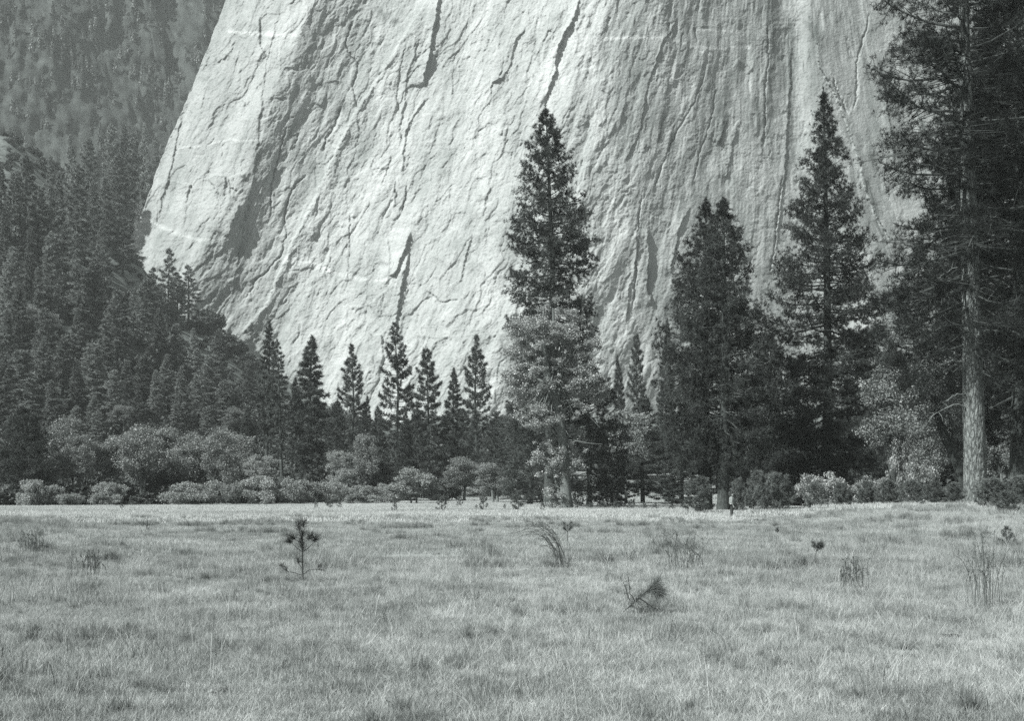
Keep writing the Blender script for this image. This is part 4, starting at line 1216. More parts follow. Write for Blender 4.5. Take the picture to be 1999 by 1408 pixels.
GS = 'scrub bushes on the talus'
for a in [
 ('dark', 'dark rounded thicket perched against the cliff foot', 405, 600, 92, None), ('dark', 'second thicket just below the perched dark one', 445, 650, 80, None),
 ('dark', 'scrub bush below the open-crowned firs', 330, 660, 80, None), ('oak1', 'pale scrub tree on the ridge by the cliff arete', 285, 378, 60, None),
 ('oak2', 'pale scrub tree below the arete corner', 225, 440, 60, None), ('oak3', 'pale scrub clump high among dark firs', 150, 430, 56, None),
 ('oak1', 'pale rounded scrub tree in the mid slope', 60, 600, 70, None), ('oak2', 'pale rounded scrub on mid slope above shaggy fir', 95, 610, 70, None),
 ('oak3', 'scrub tree hugging the arete base', 255, 480, 56, None), ('dark', 'dark bush on the low rocky slope below cliff', 485, 690, 60, None),
 ('oak1', 'hazy leafy tree above the belt, left of slender spire', 460, 800, 60, None), ('oak2', 'hazy leafy tree above the belt near its middle', 240, 790, 60, None),
]:
    k, lab, px, top, wpx, _ = a
    hpx = wpx * (0.62 if k == 'dark' else 0.95)
    place_bl(k, lab, px, top, wpx, None, GS, 'bush' if k == 'dark' else 'broadleaf_tree', 'bush' if k == 'dark' else 'broadleaf tree', base=top + hpx)


# ---- leaning trunks at the right
def leaning(name, label, pts, Y, mat):
    rng = np.random.default_rng(int(pts[0][0]))
    k = Y / F; x, y, z = spot(pts[0][0], Y)
    Q = np.array([((a - pts[0][0]) * k, 0.15 * i, ztop(b, Y) - z) for i, (a, b, _) in enumerate(pts)])
    Q[0, 2] = -0.3
    tt = np.linspace(0, 1, 24); ti = np.linspace(0, 1, len(Q))
    QQ = np.stack([np.interp(tt, ti, Q[:, i]) for i in range(3)], 1) + rng.normal(size=(24, 3)) * 0.015
    R = np.interp(tt, ti, [c * k for *_, c in pts])
    tr = MB(); v, f = tube(QQ, R, 16, 0.04, rng); tr.add(v, f)
    wd = MB(); cr = MB(); cl = []
    for j in range(16):
        p0 = QQ[rng.integers(13, 24)]; d = norm(rng.normal(size=3) + np.array([-0.5, 0, 0.7])); L = rng.uniform(1.2, 3.2)
        p1 = p0 + d * L; v, f = tube(np.array([p0, (p0 + p1) / 2 + rng.normal(size=3) * 0.15, p1]), [R[-1] * 0.45, 0.05, 0.015], 5); wd.add(v, f)
        cl += [(p1[0], p1[1], p1[2], 0.9, 0.9, 0.6), ((p0[0] + p1[0]) / 2, p0[1], (p0[2] + p1[2]) / 2 + 0.3, 0.7, 0.7, 0.5)]
    v, f, sh = blob_leaves(rng, cl, 0.18, 6000); cr.add(v, f, sh)
    t = thing(name, label, 'broadleaf tree', (x, y, z))
    mobj('trunk', tr.mesh('lt', M[mat], True), t); mobj('branches', wd.mesh('lb', M['limb']), t); mobj('crown', cr.mesh('lc', M['oak']), t)


leaning('broadleaf_tree', 'tree with thick dark leaning trunk beside the plated pine', [(1884, 965, 11), (1876, 920, 11), (1862, 880, 10), (1845, 845, 9), (1836, 810, 6), (1832, 770, 4)], 98, 'darkbark')
leaning('broadleaf_tree', 'tree with slim grey leaning trunk under the soft pine', [(1752, 955, 8), (1740, 905, 7), (1733, 860, 7), (1738, 810, 6), (1745, 760, 4)], 118, 'limb')


# ================================================================== young pines
def young_variant(seed, Ht, R, nb, dens, tl=0.30, nn=18, nw=0.030, base=0.04):
    rng = np.random.default_rng(seed)
    return bake(conifer(rng, Ht, R, base, lambda x: float(np.interp(x, [0, 0.2, 0.6, 1], [0.15, 0.55, 1.0, 0.8])), nb, dens, tl, nn, nw, 0.035, e_top=65, e_bot=15, droop=0.1, upt=0.25, s0=0.35, sides=7),
                [M['twig'], M['twig'], M['young']], 'young%d' % seed)


YG = [young_variant(101, 3.0, 1.4, 46, 16), young_variant(102, 3.0, 1.3, 42, 15), young_variant(103, 3.0, 1.6, 50, 16)]
YS = [young_variant(104, 1.5, 0.55, 16, 16, tl=0.2, nn=18, nw=0.024), young_variant(105, 1.5, 0.7, 18, 14, tl=0.2, nn=18, nw=0.024)]
GY = 'young pines at the wood edge'
GSM = 'pine seedlings in the meadow'
YL = [  # px, top, width px, Y, label
 (1362, 938, 80, 118, 'bushy young pine left of the close pair trunks'),
 (1480, 925, 70, 112, 'young pine with rounded head right of the person'),
 (1515, 932, 76, 116, 'young pine beside the round-headed one, right of the person'),
 (1440, 940, 46, 128, 'small young pine just behind the person'),
 (1592, 945, 66, 106, 'young pine before the shiny spreading bush'),
 (1645, 948, 50, 104, 'small young pine above the bleached log'),
 (1690, 945, 56, 102, 'young pine right of the bleached log'),
 (1735, 940, 60, 98, 'young pine below the slim leaning trunk'),
 (1780, 942, 56, 96, 'young pine third left of the plated trunk'),
 (1822, 945, 60, 93, 'young pine second left of the plated trunk'),
 (1862, 945, 60, 90, 'young pine at the leaning dark trunk foot'),
 (1940, 940, 86, 80, 'young pine hiding the plated trunk foot from the right'),
 (1985, 935, 90, 84, 'young pine half cut by the right frame edge'),
 (1965, 960, 70, 72, 'nearest young pine at right edge with pale bare stick'),
]
def place_y(lib, i, label, px, top, wpx, Y, group, name='young_pine', cat='young pine'):
    x, y, z = spot(px, Y)
    h0, r0 = (3.0, 1.55) if lib is YG else (1.5, 0.8)
    Ht = max(0.3, ztop(top, Y) - z); sx = wpx / 2 / F * Y / r0
    t = thing(name, label, cat, (x, y, z - 0.03), random.uniform(0, 6.28), (sx, sx, Ht / h0), group)
    for pn, me in zip(('trunk', 'branches', 'crown'), lib[i]):
        if me: mobj(pn, me, t)


for i, (px, top, wpx, Y, lab) in enumerate(YL):
    place_y(YG, i % 3, lab, px, top, wpx, Y, GY)
SM = [
 (617, 976, 14, 165, 'tiny pine seedling, first of the cluster under the twisted bush'), (642, 972, 22, 163, 'two-tufted pine seedling in the cluster under twisted bush'), (662, 976, 18, 168, 'seedling closing the cluster under the twisted bush'),
 (770, 980, 16, 128, 'ragged little pine seedling alone in mid meadow'), (862, 972, 34, 138, 'leaning pine seedling before the dark bush'), (898, 970, 20, 190, 'round-topped seedling at the far strip of meadow'),
 (944, 965, 34, 138, 'bushy pine seedling between the round-topped and pointed ones'), (1012, 962, 42, 136, 'pointed pine seedling left of the cottonwood'), (1058, 980, 18, 140, 'small seedling between pointed one and cottonwood foot'),
 (1084, 975, 26, 160, 'seedling touching the cottonwood foot on its left'), (1123, 975, 24, 158, 'seedling touching the cottonwood foot on its right'), (1152, 982, 20, 156, 'low seedling tuft past the cottonwood, nearest it'),
 (1176, 982, 30, 156, 'wide low seedling, second past the cottonwood'), (1203, 980, 22, 154, 'seedling with upright tuft, third past the cottonwood'), (1232, 976, 24, 152, 'taller seedling, fourth past the cottonwood'),
 (1256, 982, 24, 150, 'low seedling, fifth past the cottonwood'), (1280, 982, 20, 150, 'low seedling, sixth past the cottonwood'), (1312, 985, 20, 146, 'low seedling nearest the bushy young pine'),
 (238, 985, 14, 150, 'tiny dark seedling far off at the left strip'), (288, 1018, 8, 62, 'tiny dark tufted seedling in the left meadow'), (985, 985, 12, 150, 'tiny seedling just left of the pointed one'),
 (930, 986, 10, 150, 'tiny seedling left of the bushy one'), (1800, 985, 30, 84, 'low seedling in the grass before the plated pine'), (1965, 1030, 46, 42, 'spiky seedling in the right foreground grass'),
]
for i, (px, top, wpx, Y, lab) in enumerate(SM):
    place_y(YS, i % 2, lab, px, top, wpx, Y, GSM, 'pine_seedling', 'pine seedling')


# ---- foreground seedlings with long needles
def needle_spray(rng, mb, p, d, L, n, w):
    v, f = needles(rng, np.repeat(np.array([p]), 1, 0), np.array([norm(np.array(d, float))]), np.array([L]), n, w, bias=0.9)
    mb.add(v, f, np.repeat(rng.uniform(0.1, 0.6, n), 3))


def fore_sapling():
    rng = np.random.default_rng(120)
    Y = 26.2; x, y, z = spot(592, Y); k = Y / F
    pt = lambda a, b, dy=0.0: np.array([(a - 592) * k, dy, ztop(b, Y) - z])
    tr = MB(); br = MB(); cr = MB()
    P = np.array([pt(593, 1143), pt(591, 1120), pt(590, 1090), pt(590, 1060), pt(590, 1035)])
    v, f = tube(P, [0.022, 0.017, 0.013, 0.010, 0.005], 8, 0.06, rng); tr.add(v, f)
    bl = [[(590, 1124), (575, 1119), (563, 1117), (558, 1108)], [(563, 1117), (555, 1112), (549, 1105)], [(592, 1122), (602, 1114), (616, 1112), (624, 1105)], [(616, 1112), (630, 1114)],
          [(590, 1078), (582, 1072), (574, 1064), (566, 1058)], [(591, 1078), (602, 1070), (610, 1062), (616, 1055)], [(590, 1065), (596, 1058), (606, 1050)], [(590, 1055), (586, 1042), (583, 1028)], [(590, 1063), (580, 1056), (572, 1052)],
          [(590, 1100), (584, 1096), (582, 1092)], [(591, 1112), (585, 1104), (582, 1098)], [(590, 1045), (594, 1036), (593, 1022)]]
    for i, b in enumerate(bl):
        dy = rng.uniform(-0.12, 0.12)
        Q = np.array([pt(a, c, dy * j / len(b)) for j, (a, c) in enumerate(b)])
        v, f = tube(Q, np.linspace(0.008, 0.004, len(Q)), 5); br.add(v, f)
        d = Q[-1] - Q[-2]
        dense = 90 if i >= 4 and i not in (9, 10) else 34
        for j in range(3):
            needle_spray(rng, cr, Q[-1] - d * 0.3 * j, d + np.array([0, 0, 0.05]), 0.26 if dense > 50 else 0.15, dense // 2, 0.0045)
    for row in np.linspace(1040, 1075, 9):
        needle_spray(rng, cr, pt(590, row), (rng.normal() * 0.3, rng.normal() * 0.3, 0.5), 0.20, 40, 0.0045)
    for row in np.linspace(1080, 1125, 8):
        needle_spray(rng, cr, pt(590, row), (rng.normal(), rng.normal(), 0.4), 0.09, 9, 0.004)
    t = thing('pine_sapling', 'small scraggly pine sapling with long needles in the left foreground meadow', 'pine sapling', (x, y, z))
    mobj('trunk', tr.mesh('st', M['twig'], True), t); mobj('branches', br.mesh('sb', M['twig']), t); mobj('crown', cr.mesh('sc', M['pine']), t)


def fallen_branch():
    rng = np.random.default_rng(121)
    Y = 19.0; x, y, z = spot(1225, Y); k = Y / F
    pt = lambda a, b, dy=0.0: np.array([(a - 1225) * k, dy, max(0.02, ztop(b, Y) - z)])
    st = MB(); cr = MB()
    bl = [[(1214, 1206), (1232, 1182), (1252, 1165), (1272, 1148), (1284, 1136)], [(1232, 1182), (1250, 1195), (1268, 1202)], [(1250, 1170), (1268, 1182), (1280, 1192), (1288, 1196)], [(1262, 1156), (1275, 1152), (1290, 1160)], [(1228, 1172), (1222, 1150), (1217, 1138)], [(1240, 1176), (1230, 1160), (1226, 1125)]]
    for i, b in enumerate(bl):
        dy = rng.uniform(-0.05, 0.15)
        Q = np.array([pt(a, c, dy * j / len(b)) for j, (a, c) in enumerate(b)])
        v, f = tube(Q, np.linspace(0.010, 0.004, len(Q)), 6); st.add(v, f)
        for s in np.linspace(0.2 if i == 0 else 0.25, 1, 22 if i < 4 else 3):
            p = np.array([np.interp(s, np.linspace(0, 1, len(Q)), Q[:, j]) for j in range(3)]); d = norm(Q[-1] - Q[0])
            needle_spray(rng, cr, p, d * 1.6 + np.array([0.3, 0, -0.1]), 0.21, 26 if i < 4 else 12, 0.0042)
    t = thing('pine_branch', 'broken pine branch with long drooping needles lying in the grass', 'branch', (x, y, z))
    mobj('stem', st.mesh('fs', M['twig'], True), t); mobj('needles', cr.mesh('fn', M['young']), t)


def tuft_seedling(label, px, top, base, wpx, Y, seed, lean=0.0):
    rng = np.random.default_rng(seed); x, y, z = spot(px, Y)
    Ht = (base - top) / F * Y
    z = max(z, ztop(base, Y) - 0.05)
    st = MB(); cr = MB()
    Q = np.array([[0, 0, -0.05], [lean * Ht * 0.4, 0, Ht * 0.4], [lean * Ht, 0, Ht * 0.85]])
    v, f = tube(Q, [0.012, 0.009, 0.006], 6); st.add(v, f)
    R = wpx / 2 / F * Y
    for j in range(7):
        a = rng.uniform(0, 6.28); p0 = Q[1] + (Q[2] - Q[1]) * rng.uniform(0.1, 1)
        p1 = p0 + np.array([math.cos(a) * R * 0.6, math.sin(a) * R * 0.5, Ht * 0.22])
        v, f = tube(np.array([p0, p1]), [0.006, 0.004], 4); st.add(v, f)
        for s in (0.5, 0.8, 1.0):
            needle_spray(rng, cr, p0 + (p1 - p0) * s, (p1 - p0) + np.array([0, 0, 0.1]), min(0.2, R * 0.7), 42, 0.006)
    needle_spray(rng, cr, Q[2], (0, 0, 1), 0.2, 60, 0.006)
    t = thing('pine_seedling', label, 'pine seedling', (x, y, z), group=GSM)
    mobj('trunk', st.mesh('ts', M['twig']), t); mobj('crown', cr.mesh('tn', M['young']), t)


fore_sapling(); fallen_branch()
tuft_seedling('dark mop-headed seedling in the grass before the cottonwood', 1108, 1020, 1052, 24, 44, 130)
tuft_seedling('blurred leaning seedling in the grass before the shiny bush', 1590, 1062, 1098, 34, 33, 131, 0.15)
tuft_seedling('short seedling in the grass below the bright log', 1517, 1030, 1052, 10, 52, 132)


# ---- tall dry weeds
def weed(label, px, base, Y, stems, seed, mat, h=(0.4, 0.9), spread=0.5, bend=0.0):
    rng = np.random.default_rng(seed); x, y, z = spot(px, Y)
    mb = MB()
    for _ in range(stems):
        hh = rng.uniform(*h); a = rng.uniform(0, 6.28); b0 = np.array([rng.normal() * 0.12 * spread / 0.5, rng.normal() * 0.12, -0.03])
        dx = bend * hh * rng.uniform(0.5, 1.3) + math.cos(a) * spread * hh * rng.uniform(0, 0.7); dy = math.sin(a) * spread * hh * 0.5
        s = np.linspace(0, 1, 7)
        P = np.c_[b0[0] + dx * s ** 1.7, b0[1] + dy * s ** 1.5, b0[2] + hh * np.sin(s * math.pi / 2 * (1 if abs(bend) < 0.3 else 1.25))]
        v, f = tube(P, np.linspace(0.0045, 0.0018, 7), 4); mb.add(v, f, 0.4)
        m = 26; t = rng.uniform(0.35, 1, m); c = np.stack([np.interp(t, s, P[:, k]) for k in range(3)], 1)
        v, f = needles(rng, c, np.tile([dx * 0.5, 0, 0.8], (m, 1)), np.full(m, 0.045), 2, 0.007); mb.add(v, f, 0.5)
    t = thing('weed', label, 'dry weed', (x, y, z), group='tall dry weeds')
    mobj('stems', mb.mesh('w', mat), t)


M['weed'] = foliage_mat('dry_weed', 0.10, 0.24, trans=0.2, scale=2.0)
M['weedd'] = foliage_mat('dark_dry_weed', 0.06, 0.15, trans=0.2, scale=2.0)
weed('clump of arching dark weed stems bowed over to the left, mid meadow', 1098, 1125, 31, 26, 140, M['weedd'], h=(0.5, 1.15), bend=-0.9, spread=0.3)
weed('upright feathery weed clump in the grass below the bushy young pine', 1335, 1118, 30, 38, 141, M['weed'], h=(0.4, 0.95), spread=0.9)
weed('tall tangled weed stems at the right edge of the meadow', 1925, 1190, 20, 34, 142, M['weed'], h=(0.5, 1.2), spread=0.55)
weed('weed clump with dark seed heads at the left of the meadow', 180, 1130, 27, 22, 143, M['weedd'], h=(0.3, 0.6), spread=0.6)
weed('tall weed clump at the left frame edge', 60, 1110, 34, 40, 144, M['weed'], h=(0.3, 0.65), spread=0.7)
weed('loose airy weed clump in front of the leaning seedling', 1660, 1150, 24, 40, 146, M['weed'], h=(0.25, 0.6), spread=0.5)


# ---- logs and ground litter
def log(label, px, base, Y, Lpx, rpx, mat, seed, branchy=False, rz=0.0):
    rng = np.random.default_rng(seed); x, y, z = spot(px, Y); k = Y / F
    mb = MB(); L = Lpx * k; r = rpx * k
    s = np.linspace(-0.5, 0.5, 14)
    P = np.c_[s * L, np.sin(s * 3) * 0.1, r * 0.8 + 0.02 * rng.normal(size=14)]
    v, f = tube(P, r * np.linspace(1.0, 0.6, 14), 14, 0.08, rng); mb.add(v, f)
    for e, i in ((0, 0), (13, 1)):     # sawn ends
        c = P[e]; ring = v[e * 14:(e + 1) * 14]
        mb.add(np.vstack([ring, c]), np.array([[j, (j + 1) % 14, 14] for j in range(14)]))
    if branchy:
        for _ in range(5):
            p = P[rng.integers(2, 12)]; d = np.array([rng.normal() * 0.5, rng.normal() * 0.2, rng.uniform(0.1, 0.4)]) * r * 6
            v, f = tube(np.array([p, p + d]), [r * 0.3, r * 0.1], 5); mb.add(v, f)
    lift = max(z, ztop(base, Y) - r)
    o = mobj('log', mb.mesh('log', mat, True), None, (x, y, lift)); o.rotation_euler = (0, 0, rz)
    tag(o, label, 'log', 'fallen logs')


log('long grey fallen log with stubs, far left of the meadow', 340, 998, 150, 52, 1.8, M['limb'], 150, True)
log('bleached fallen log in the grass before the young pines', 1638, 1001, 96, 46, 2.4, M['dead'], 151, True)
log('darker end of fallen timber touching the bleached log', 1668, 998, 95, 30, 2.0, M['limb'], 152, True)
log('short stub of wood at the bottom edge of the picture', 1392, 1396, 10.6, 34, 5.0, plain_mat('grey_wood', 0.24), 153)


def rock(label, px, py, rpx, mat, seed, n=3, cat='rock', name='rock', sq=0.6, lift=0.35):
    rng = np.random.default_rng(seed); Y = EYE * F / (py - HY); x, y, z = spot(px, Y); k = Y / F
    for i in range(n):
        mb = MB(); r = rpx * k * rng.uniform(0.6, 1.1)
        nu, nv = 14, 9
        th = np.arange(nu) * 2 * np.pi / nu; ph = np.linspace(0.02, np.pi - 0.02, nv)
        T, Pp = np.meshgrid(th, ph)
        d = np.stack([np.sin(Pp) * np.cos(T), np.sin(Pp) * np.sin(T), np.cos(Pp)], -1).reshape(-1, 3)
        rr_ = r * (1 + 0.35 * perlin(d[:, 0] * 1.8 + seed + i, d[:, 1] * 1.8 + d[:, 2] * 1.3))
        v = d * rr_[:, None] * np.array([1.2, 1, sq])
        q = np.arange(nv - 1)[:, None] * nu; j = np.arange(nu)[None]; jj = (j + 1) % nu
        mb.add(v, np.stack([q + j, q + jj, q + nu + jj, q + nu + j], -1).reshape(-1, 4))
        o = mobj(name, mb.mesh(name, mat, True), None, (x + rng.normal() * rpx * k * (1.6 if n > 1 else 0), y + rng.normal() * rpx * k * 2 * (n > 1), z + r * lift))
        tag(o, label if n == 1 else label, cat, 'clods lying in the meadow' if n > 1 else None)


M['clod'] = plain_mat('dark_clod', 0.035)
M['pale'] = plain_mat('pale_stone', 0.6)
rock('black earth clods lying together in the near grass', 428, 1355, 11, M['clod'], 160, 5, 'clod', 'clod')
rock('small dark clods in the grass below the bowed weeds', 1095, 1213, 5, M['clod'], 161, 3, 'clod', 'clod')
rock('dark mound of earth at the right of the meadow', 1855, 1248, 26, M['clod'], 162, 1, 'clod', 'clod', 0.25)
rock('small pale stone in the right middle of the meadow', 1661, 1240, 5, M['pale'], 163, 1)
rock('dark clods low in the grass near the picture centre', 655, 1305, 8, M['clod'], 164, 3, 'clod', 'clod')


# ================================================================== grass and undergrowth (one object each)
def blades(rng, n, R, hlo, hhi, wlo, whi, lean_mu, lean_sd, sh=0.5, tuft=0):
    r = R * np.sqrt(rng.uniform(0, 1, n)); a = rng.uniform(0, 2 * np.pi, n)
    base = np.c_[r * np.cos(a), r * np.sin(a), np.full(n, -0.02)]
    if tuft:
        cs = rng.uniform(-R, R, (tuft, 2)) * 0.75
        k = rng.integers(0, tuft, n)
        base[:, :2] = cs[k] + rng.normal(size=(n, 2)) * R * 0.10
    h = rng.uniform(hlo, hhi, n); w = rng.uniform(wlo, whi, n)
    ln = np.clip(rng.normal(lean_mu, lean_sd, n), 0.02, 1.45)
    b = rng.uniform(0, 2 * np.pi, n)
    d = np.c_[np.cos(b), np.sin(b), np.zeros(n)]
    up = np.array([0, 0, 1.0])
    mid = base + (up * np.cos(ln * 0.6)[:, None] + d * np.sin(ln * 0.6)[:, None]) * (h * 0.5)[:, None]
    tip = mid + (up * np.cos(ln * 1.25)[:, None] + d * np.sin(ln * 1.25)[:, None]) * (h * 0.5)[:, None]
    c = rng.uniform(0, 2 * np.pi, n)
    s = np.c_[np.cos(c), np.sin(c), np.zeros(n)] * (w / 2)[:, None]
    v = np.stack([base - s, base + s, mid - s * 0.8, mid + s * 0.8, tip], 1).reshape(-1, 3)
    i = np.arange(n)[:, None] * 5
    q = i + np.array([[0, 1, 3, 2]]); t = i + np.array([[2, 3, 4]])
    shade = np.repeat(np.clip(rng.normal(sh, 0.32, n), 0, 1), 5)
    return v, q, t, shade


def scatter_object(name, label, mat, tiles, points):
    """tiles: list of (v, quads, tris, shade); points: list of (xyz (n,3), rotz (n,), tilt, scale (n,)) per tile.
    The mesh holds the tile meshes and one loose vertex per copy; the node group copies the tiles onto those vertices."""
    V = []; Q = []; T = []; SH = []; TI = []; PI_ = []; RO = []; SC = []; n = 0
    for k, (v, q, t, sh) in enumerate(tiles):
        V.append(v); SH.append(sh); TI.append(np.full(len(v), float(k))); PI_.append(np.full(len(v), -1.0))
        RO.append(np.zeros(len(v))); SC.append(np.ones(len(v)))
        if len(q): Q.append(q + n)
        if len(t): T.append(t + n)
        n += len(v)
    for k, (p, ro, sc) in enumerate(points):
        V.append(p); SH.append(np.zeros(len(p))); TI.append(np.full(len(p), -1.0)); PI_.append(np.full(len(p), float(k)))
        RO.append(ro); SC.append(sc)
    fs = []
    if Q: fs.append(np.concatenate(Q))
    if T: fs.append(np.concatenate(T))
    me = mesh_np(name, np.concatenate(V), fs, [mat], attrs={'shade': np.concatenate(SH), 'tile_id': np.concatenate(TI), 'point_id': np.concatenate(PI_), 'rz': np.concatenate(RO), 'sc': np.concatenate(SC)})
    o = mobj(name, me)
    tag(o, label, kind='stuff')
    g = bpy.data.node_groups.new(name + '_scatter', 'GeometryNodeTree')
    g.interface.new_socket('Geometry', in_out='INPUT', socket_type='NodeSocketGeometry')
    g.interface.new_socket('Geometry', in_out='OUTPUT', socket_type='NodeSocketGeometry')
    gi = g.nodes.new('NodeGroupInput'); go = g.nodes.new('NodeGroupOutput'); join = g.nodes.new('GeometryNodeJoinGeometry')

    def attr(nm):
        a = g.nodes.new('GeometryNodeInputNamedAttribute'); a.data_type = 'FLOAT'; a.inputs['Name'].default_value = nm
        return a.outputs['Attribute']

    def sep(src, nm, k):
        c = g.nodes.new('FunctionNodeCompare'); c.data_type = 'FLOAT'; c.operation = 'EQUAL'
        c.inputs['Epsilon'].default_value = 0.1; c.inputs[1].default_value = float(k)
        g.links.new(attr(nm), c.inputs[0])
        s = g.nodes.new('GeometryNodeSeparateGeometry'); s.domain = 'POINT'
        g.links.new(src, s.inputs['Geometry']); g.links.new(c.outputs['Result'], s.inputs['Selection'])
        return s.outputs['Selection']
    for k in range(len(tiles)):
        tile = sep(gi.outputs[0], 'tile_id', k); pts = sep(gi.outputs[0], 'point_id', k)
        iop = g.nodes.new('GeometryNodeInstanceOnPoints')
        g.links.new(pts, iop.inputs['Points']); g.links.new(tile, iop.inputs['Instance'])
        cx = g.nodes.new('ShaderNodeCombineXYZ'); g.links.new(attr('rz'), cx.inputs['Z'])
        g.links.new(cx.outputs[0], iop.inputs['Rotation'])
        g.links.new(attr('sc'), iop.inputs['Scale'])
        g.links.new(iop.outputs[0], join.inputs[0])
    g.links.new(join.outputs[0], go.inputs[0])
    md = o.modifiers.new('scatter', 'NODES'); md.node_group = g
    return o


def grass_mat():
    m, nt, out = new_mat('dry_meadow_grass')
    att = N(nt, 'ShaderNodeAttribute', attribute_name='shade')
    geo = N(nt, 'ShaderNodeNewGeometry')
    n1 = N(nt, 'ShaderNodeTexNoise', in_Scale=0.8, in_Detail=7.0, in_Roughness=0.75)
    mp = N(nt, 'ShaderNodeMapping'); mp.inputs['Scale'].default_value = (1.0, 0.45, 0.2)
    nt.links.new(geo.outputs['Position'], mp.inputs['Vector']); nt.links.new(mp.outputs[0], n1.inputs['Vector'])
    n2 = N(nt, 'ShaderNodeTexNoise', in_Scale=0.06, in_Detail=3.0)
    nt.links.new(geo.outputs['Position'], n2.inputs['Vector'])
    a = N(nt, 'ShaderNodeMath', operation='MULTIPLY_ADD', in_1=0.42); nt.links.new(att.outputs['Fac'], a.inputs[0])
    n4 = N(nt, 'ShaderNodeTexNoise', in_Scale=4.5, in_Detail=3.0, in_Roughness=0.6); nt.links.new(geo.outputs['Position'], n4.inputs['Vector'])
    b4 = N(nt, 'ShaderNodeMath', operation='MULTIPLY_ADD', in_1=0.9, in_2=-0.87); nt.links.new(n4.outputs['Fac'], b4.inputs[0])
    b = N(nt, 'ShaderNodeMath', operation='MULTIPLY_ADD', in_1=1.25); nt.links.new(n1.outputs['Fac'], b.inputs[0]); nt.links.new(b4.outputs[0], b.inputs[2])
    nt.links.new(b.outputs[0], a.inputs[2])
    c = N(nt, 'ShaderNodeMath', operation='MULTIPLY_ADD', in_1=0.7); nt.links.new(n2.outputs['Fac'], c.inputs[0]); 
    d = N(nt, 'ShaderNodeMath', operation='ADD', in_1=-0.3); nt.links.new(a.outputs[0], d.inputs[0]); nt.links.new(d.outputs[0], c.inputs[2])
    r = ramp(nt, c.outputs[0], [(0.05, 0.10), (0.42, 0.36), (0.8, 0.66)])
    p = N(nt, 'ShaderNodeBsdfPrincipled', in_Roughness=0.6); p.inputs['Specular IOR Level'].default_value = 0.3
    t = N(nt, 'ShaderNodeBsdfTranslucent')
    nt.links.new(r.outputs[0], p.inputs['Base Color']); nt.links.new(r.outputs[0], t.inputs['Color'])
    mx = N(nt, 'ShaderNodeMixShader', in_0=0.3); nt.links.new(p.outputs[0], mx.inputs[1]); nt.links.new(t.outputs[0], mx.inputs[2])
    nt.links.new(mx.outputs[0], out.inputs['Surface'])
    return m


def yedge(u):
    px = CX + u * F
    return 4.5 * perlin(np.asarray(u, float) * 55, np.asarray(u, float) * 0) + np.interp(px, [-200, 0, 300, 600, 800, 1000, 1300, 1480, 1600, 1800, 2200], [184, 190, 205, 236, 285, 372, 372, 330, 128, 112, 100])


def scat(rng, n, y0, y1, umax=0.46, keep=None):
    y = np.sqrt(rng.uniform(y0 ** 2, y1 ** 2, n)); u = rng.uniform(-umax, umax, n)
    ok = y < yedge(u)
    y, u = y[ok], u[ok]; x = u * y
    if keep is not None:
        k = keep(x, y, rng); x, y = x[k], y[k]
    z = H(x, y)
    m = len(x)
    return np.c_[x, y, z]


def build_grass():
    rng = np.random.default_rng(200)
    tiles = [
        blades(rng, 4200, 0.72, 0.03, 0.13, 0.0028, 0.0052, 1.2, 0.5, 0.5),
        blades(rng, 700, 0.42, 0.06, 0.22, 0.0028, 0.0050, 0.70, 0.45, 0.15, tuft=5),
        blades(rng, 4200, 1.7, 0.06, 0.20, 0.006, 0.011, 0.95, 0.45, 0.5),
        blades(rng, 4200, 5.0, 0.12, 0.34, 0.025, 0.045, 0.7, 0.35, 1.2),
        blades(rng, 60, 0.9, 0.25, 0.55, 0.0022, 0.0035, 1.0, 0.4, 0.9),
        blades(rng, 42, 0.22, 0.08, 0.32, 0.004, 0.008, 0.35, 0.2, -0.6),
        blades(rng, 900, 0.75, 0.15, 0.45, 0.006, 0.010, 0.50, 0.25, 0.22, tuft=6),
    ]
    patch = lambda x, y: fbm(x / 1.5 + 5, y / 2.6, 4, gain=0.7)
    P = []
    P.append(scat(rng, 2500, 6, 36, keep=lambda x, y, r: fbm(x / 1.1 + 3, y / 1.4, 3) > -0.34))
    P.append(scat(rng, 2000, 7, 40, keep=lambda x, y, r: (patch(x, y) + r.uniform(-0.15, 0.15, len(x))) > 0.12))
    P.append(scat(rng, 3300, 30, 140))
    P.append(scat(rng, 2400, 82, 372))
    P.append(np.concatenate([scat(rng, 700, 6, 42), scat(rng, 5200, 18, 80, keep=lambda x, y, r: x / y > 0.17 + 0.08 * r.uniform(0, 1, len(x)))]))
    P.append(scat(rng, 4600, 8, 62, keep=lambda x, y, r: (fbm(x / 3.1 + 15, y / 4.0, 3) + r.uniform(-0.2, 0.2, len(x))) > 0.12))
    P.append(scat(rng, 1800, 30, 95, keep=lambda x, y, r: (patch(x / 1.6, y / 1.6) + 0.25 * smooth(0.3, 0.36, np.abs(x / y)) + r.uniform(-0.15, 0.15, len(x))) > 0.18))
    pts = []
    for p in P:
        n = len(p); pts.append((p, rng.uniform(0, 6.28, n), rng.uniform(0.75, 1.25, n)))
    scatter_object('meadow_grass', 'dry pale meadow grass in patches and tufts', grass_mat(), tiles, pts)


build_grass()


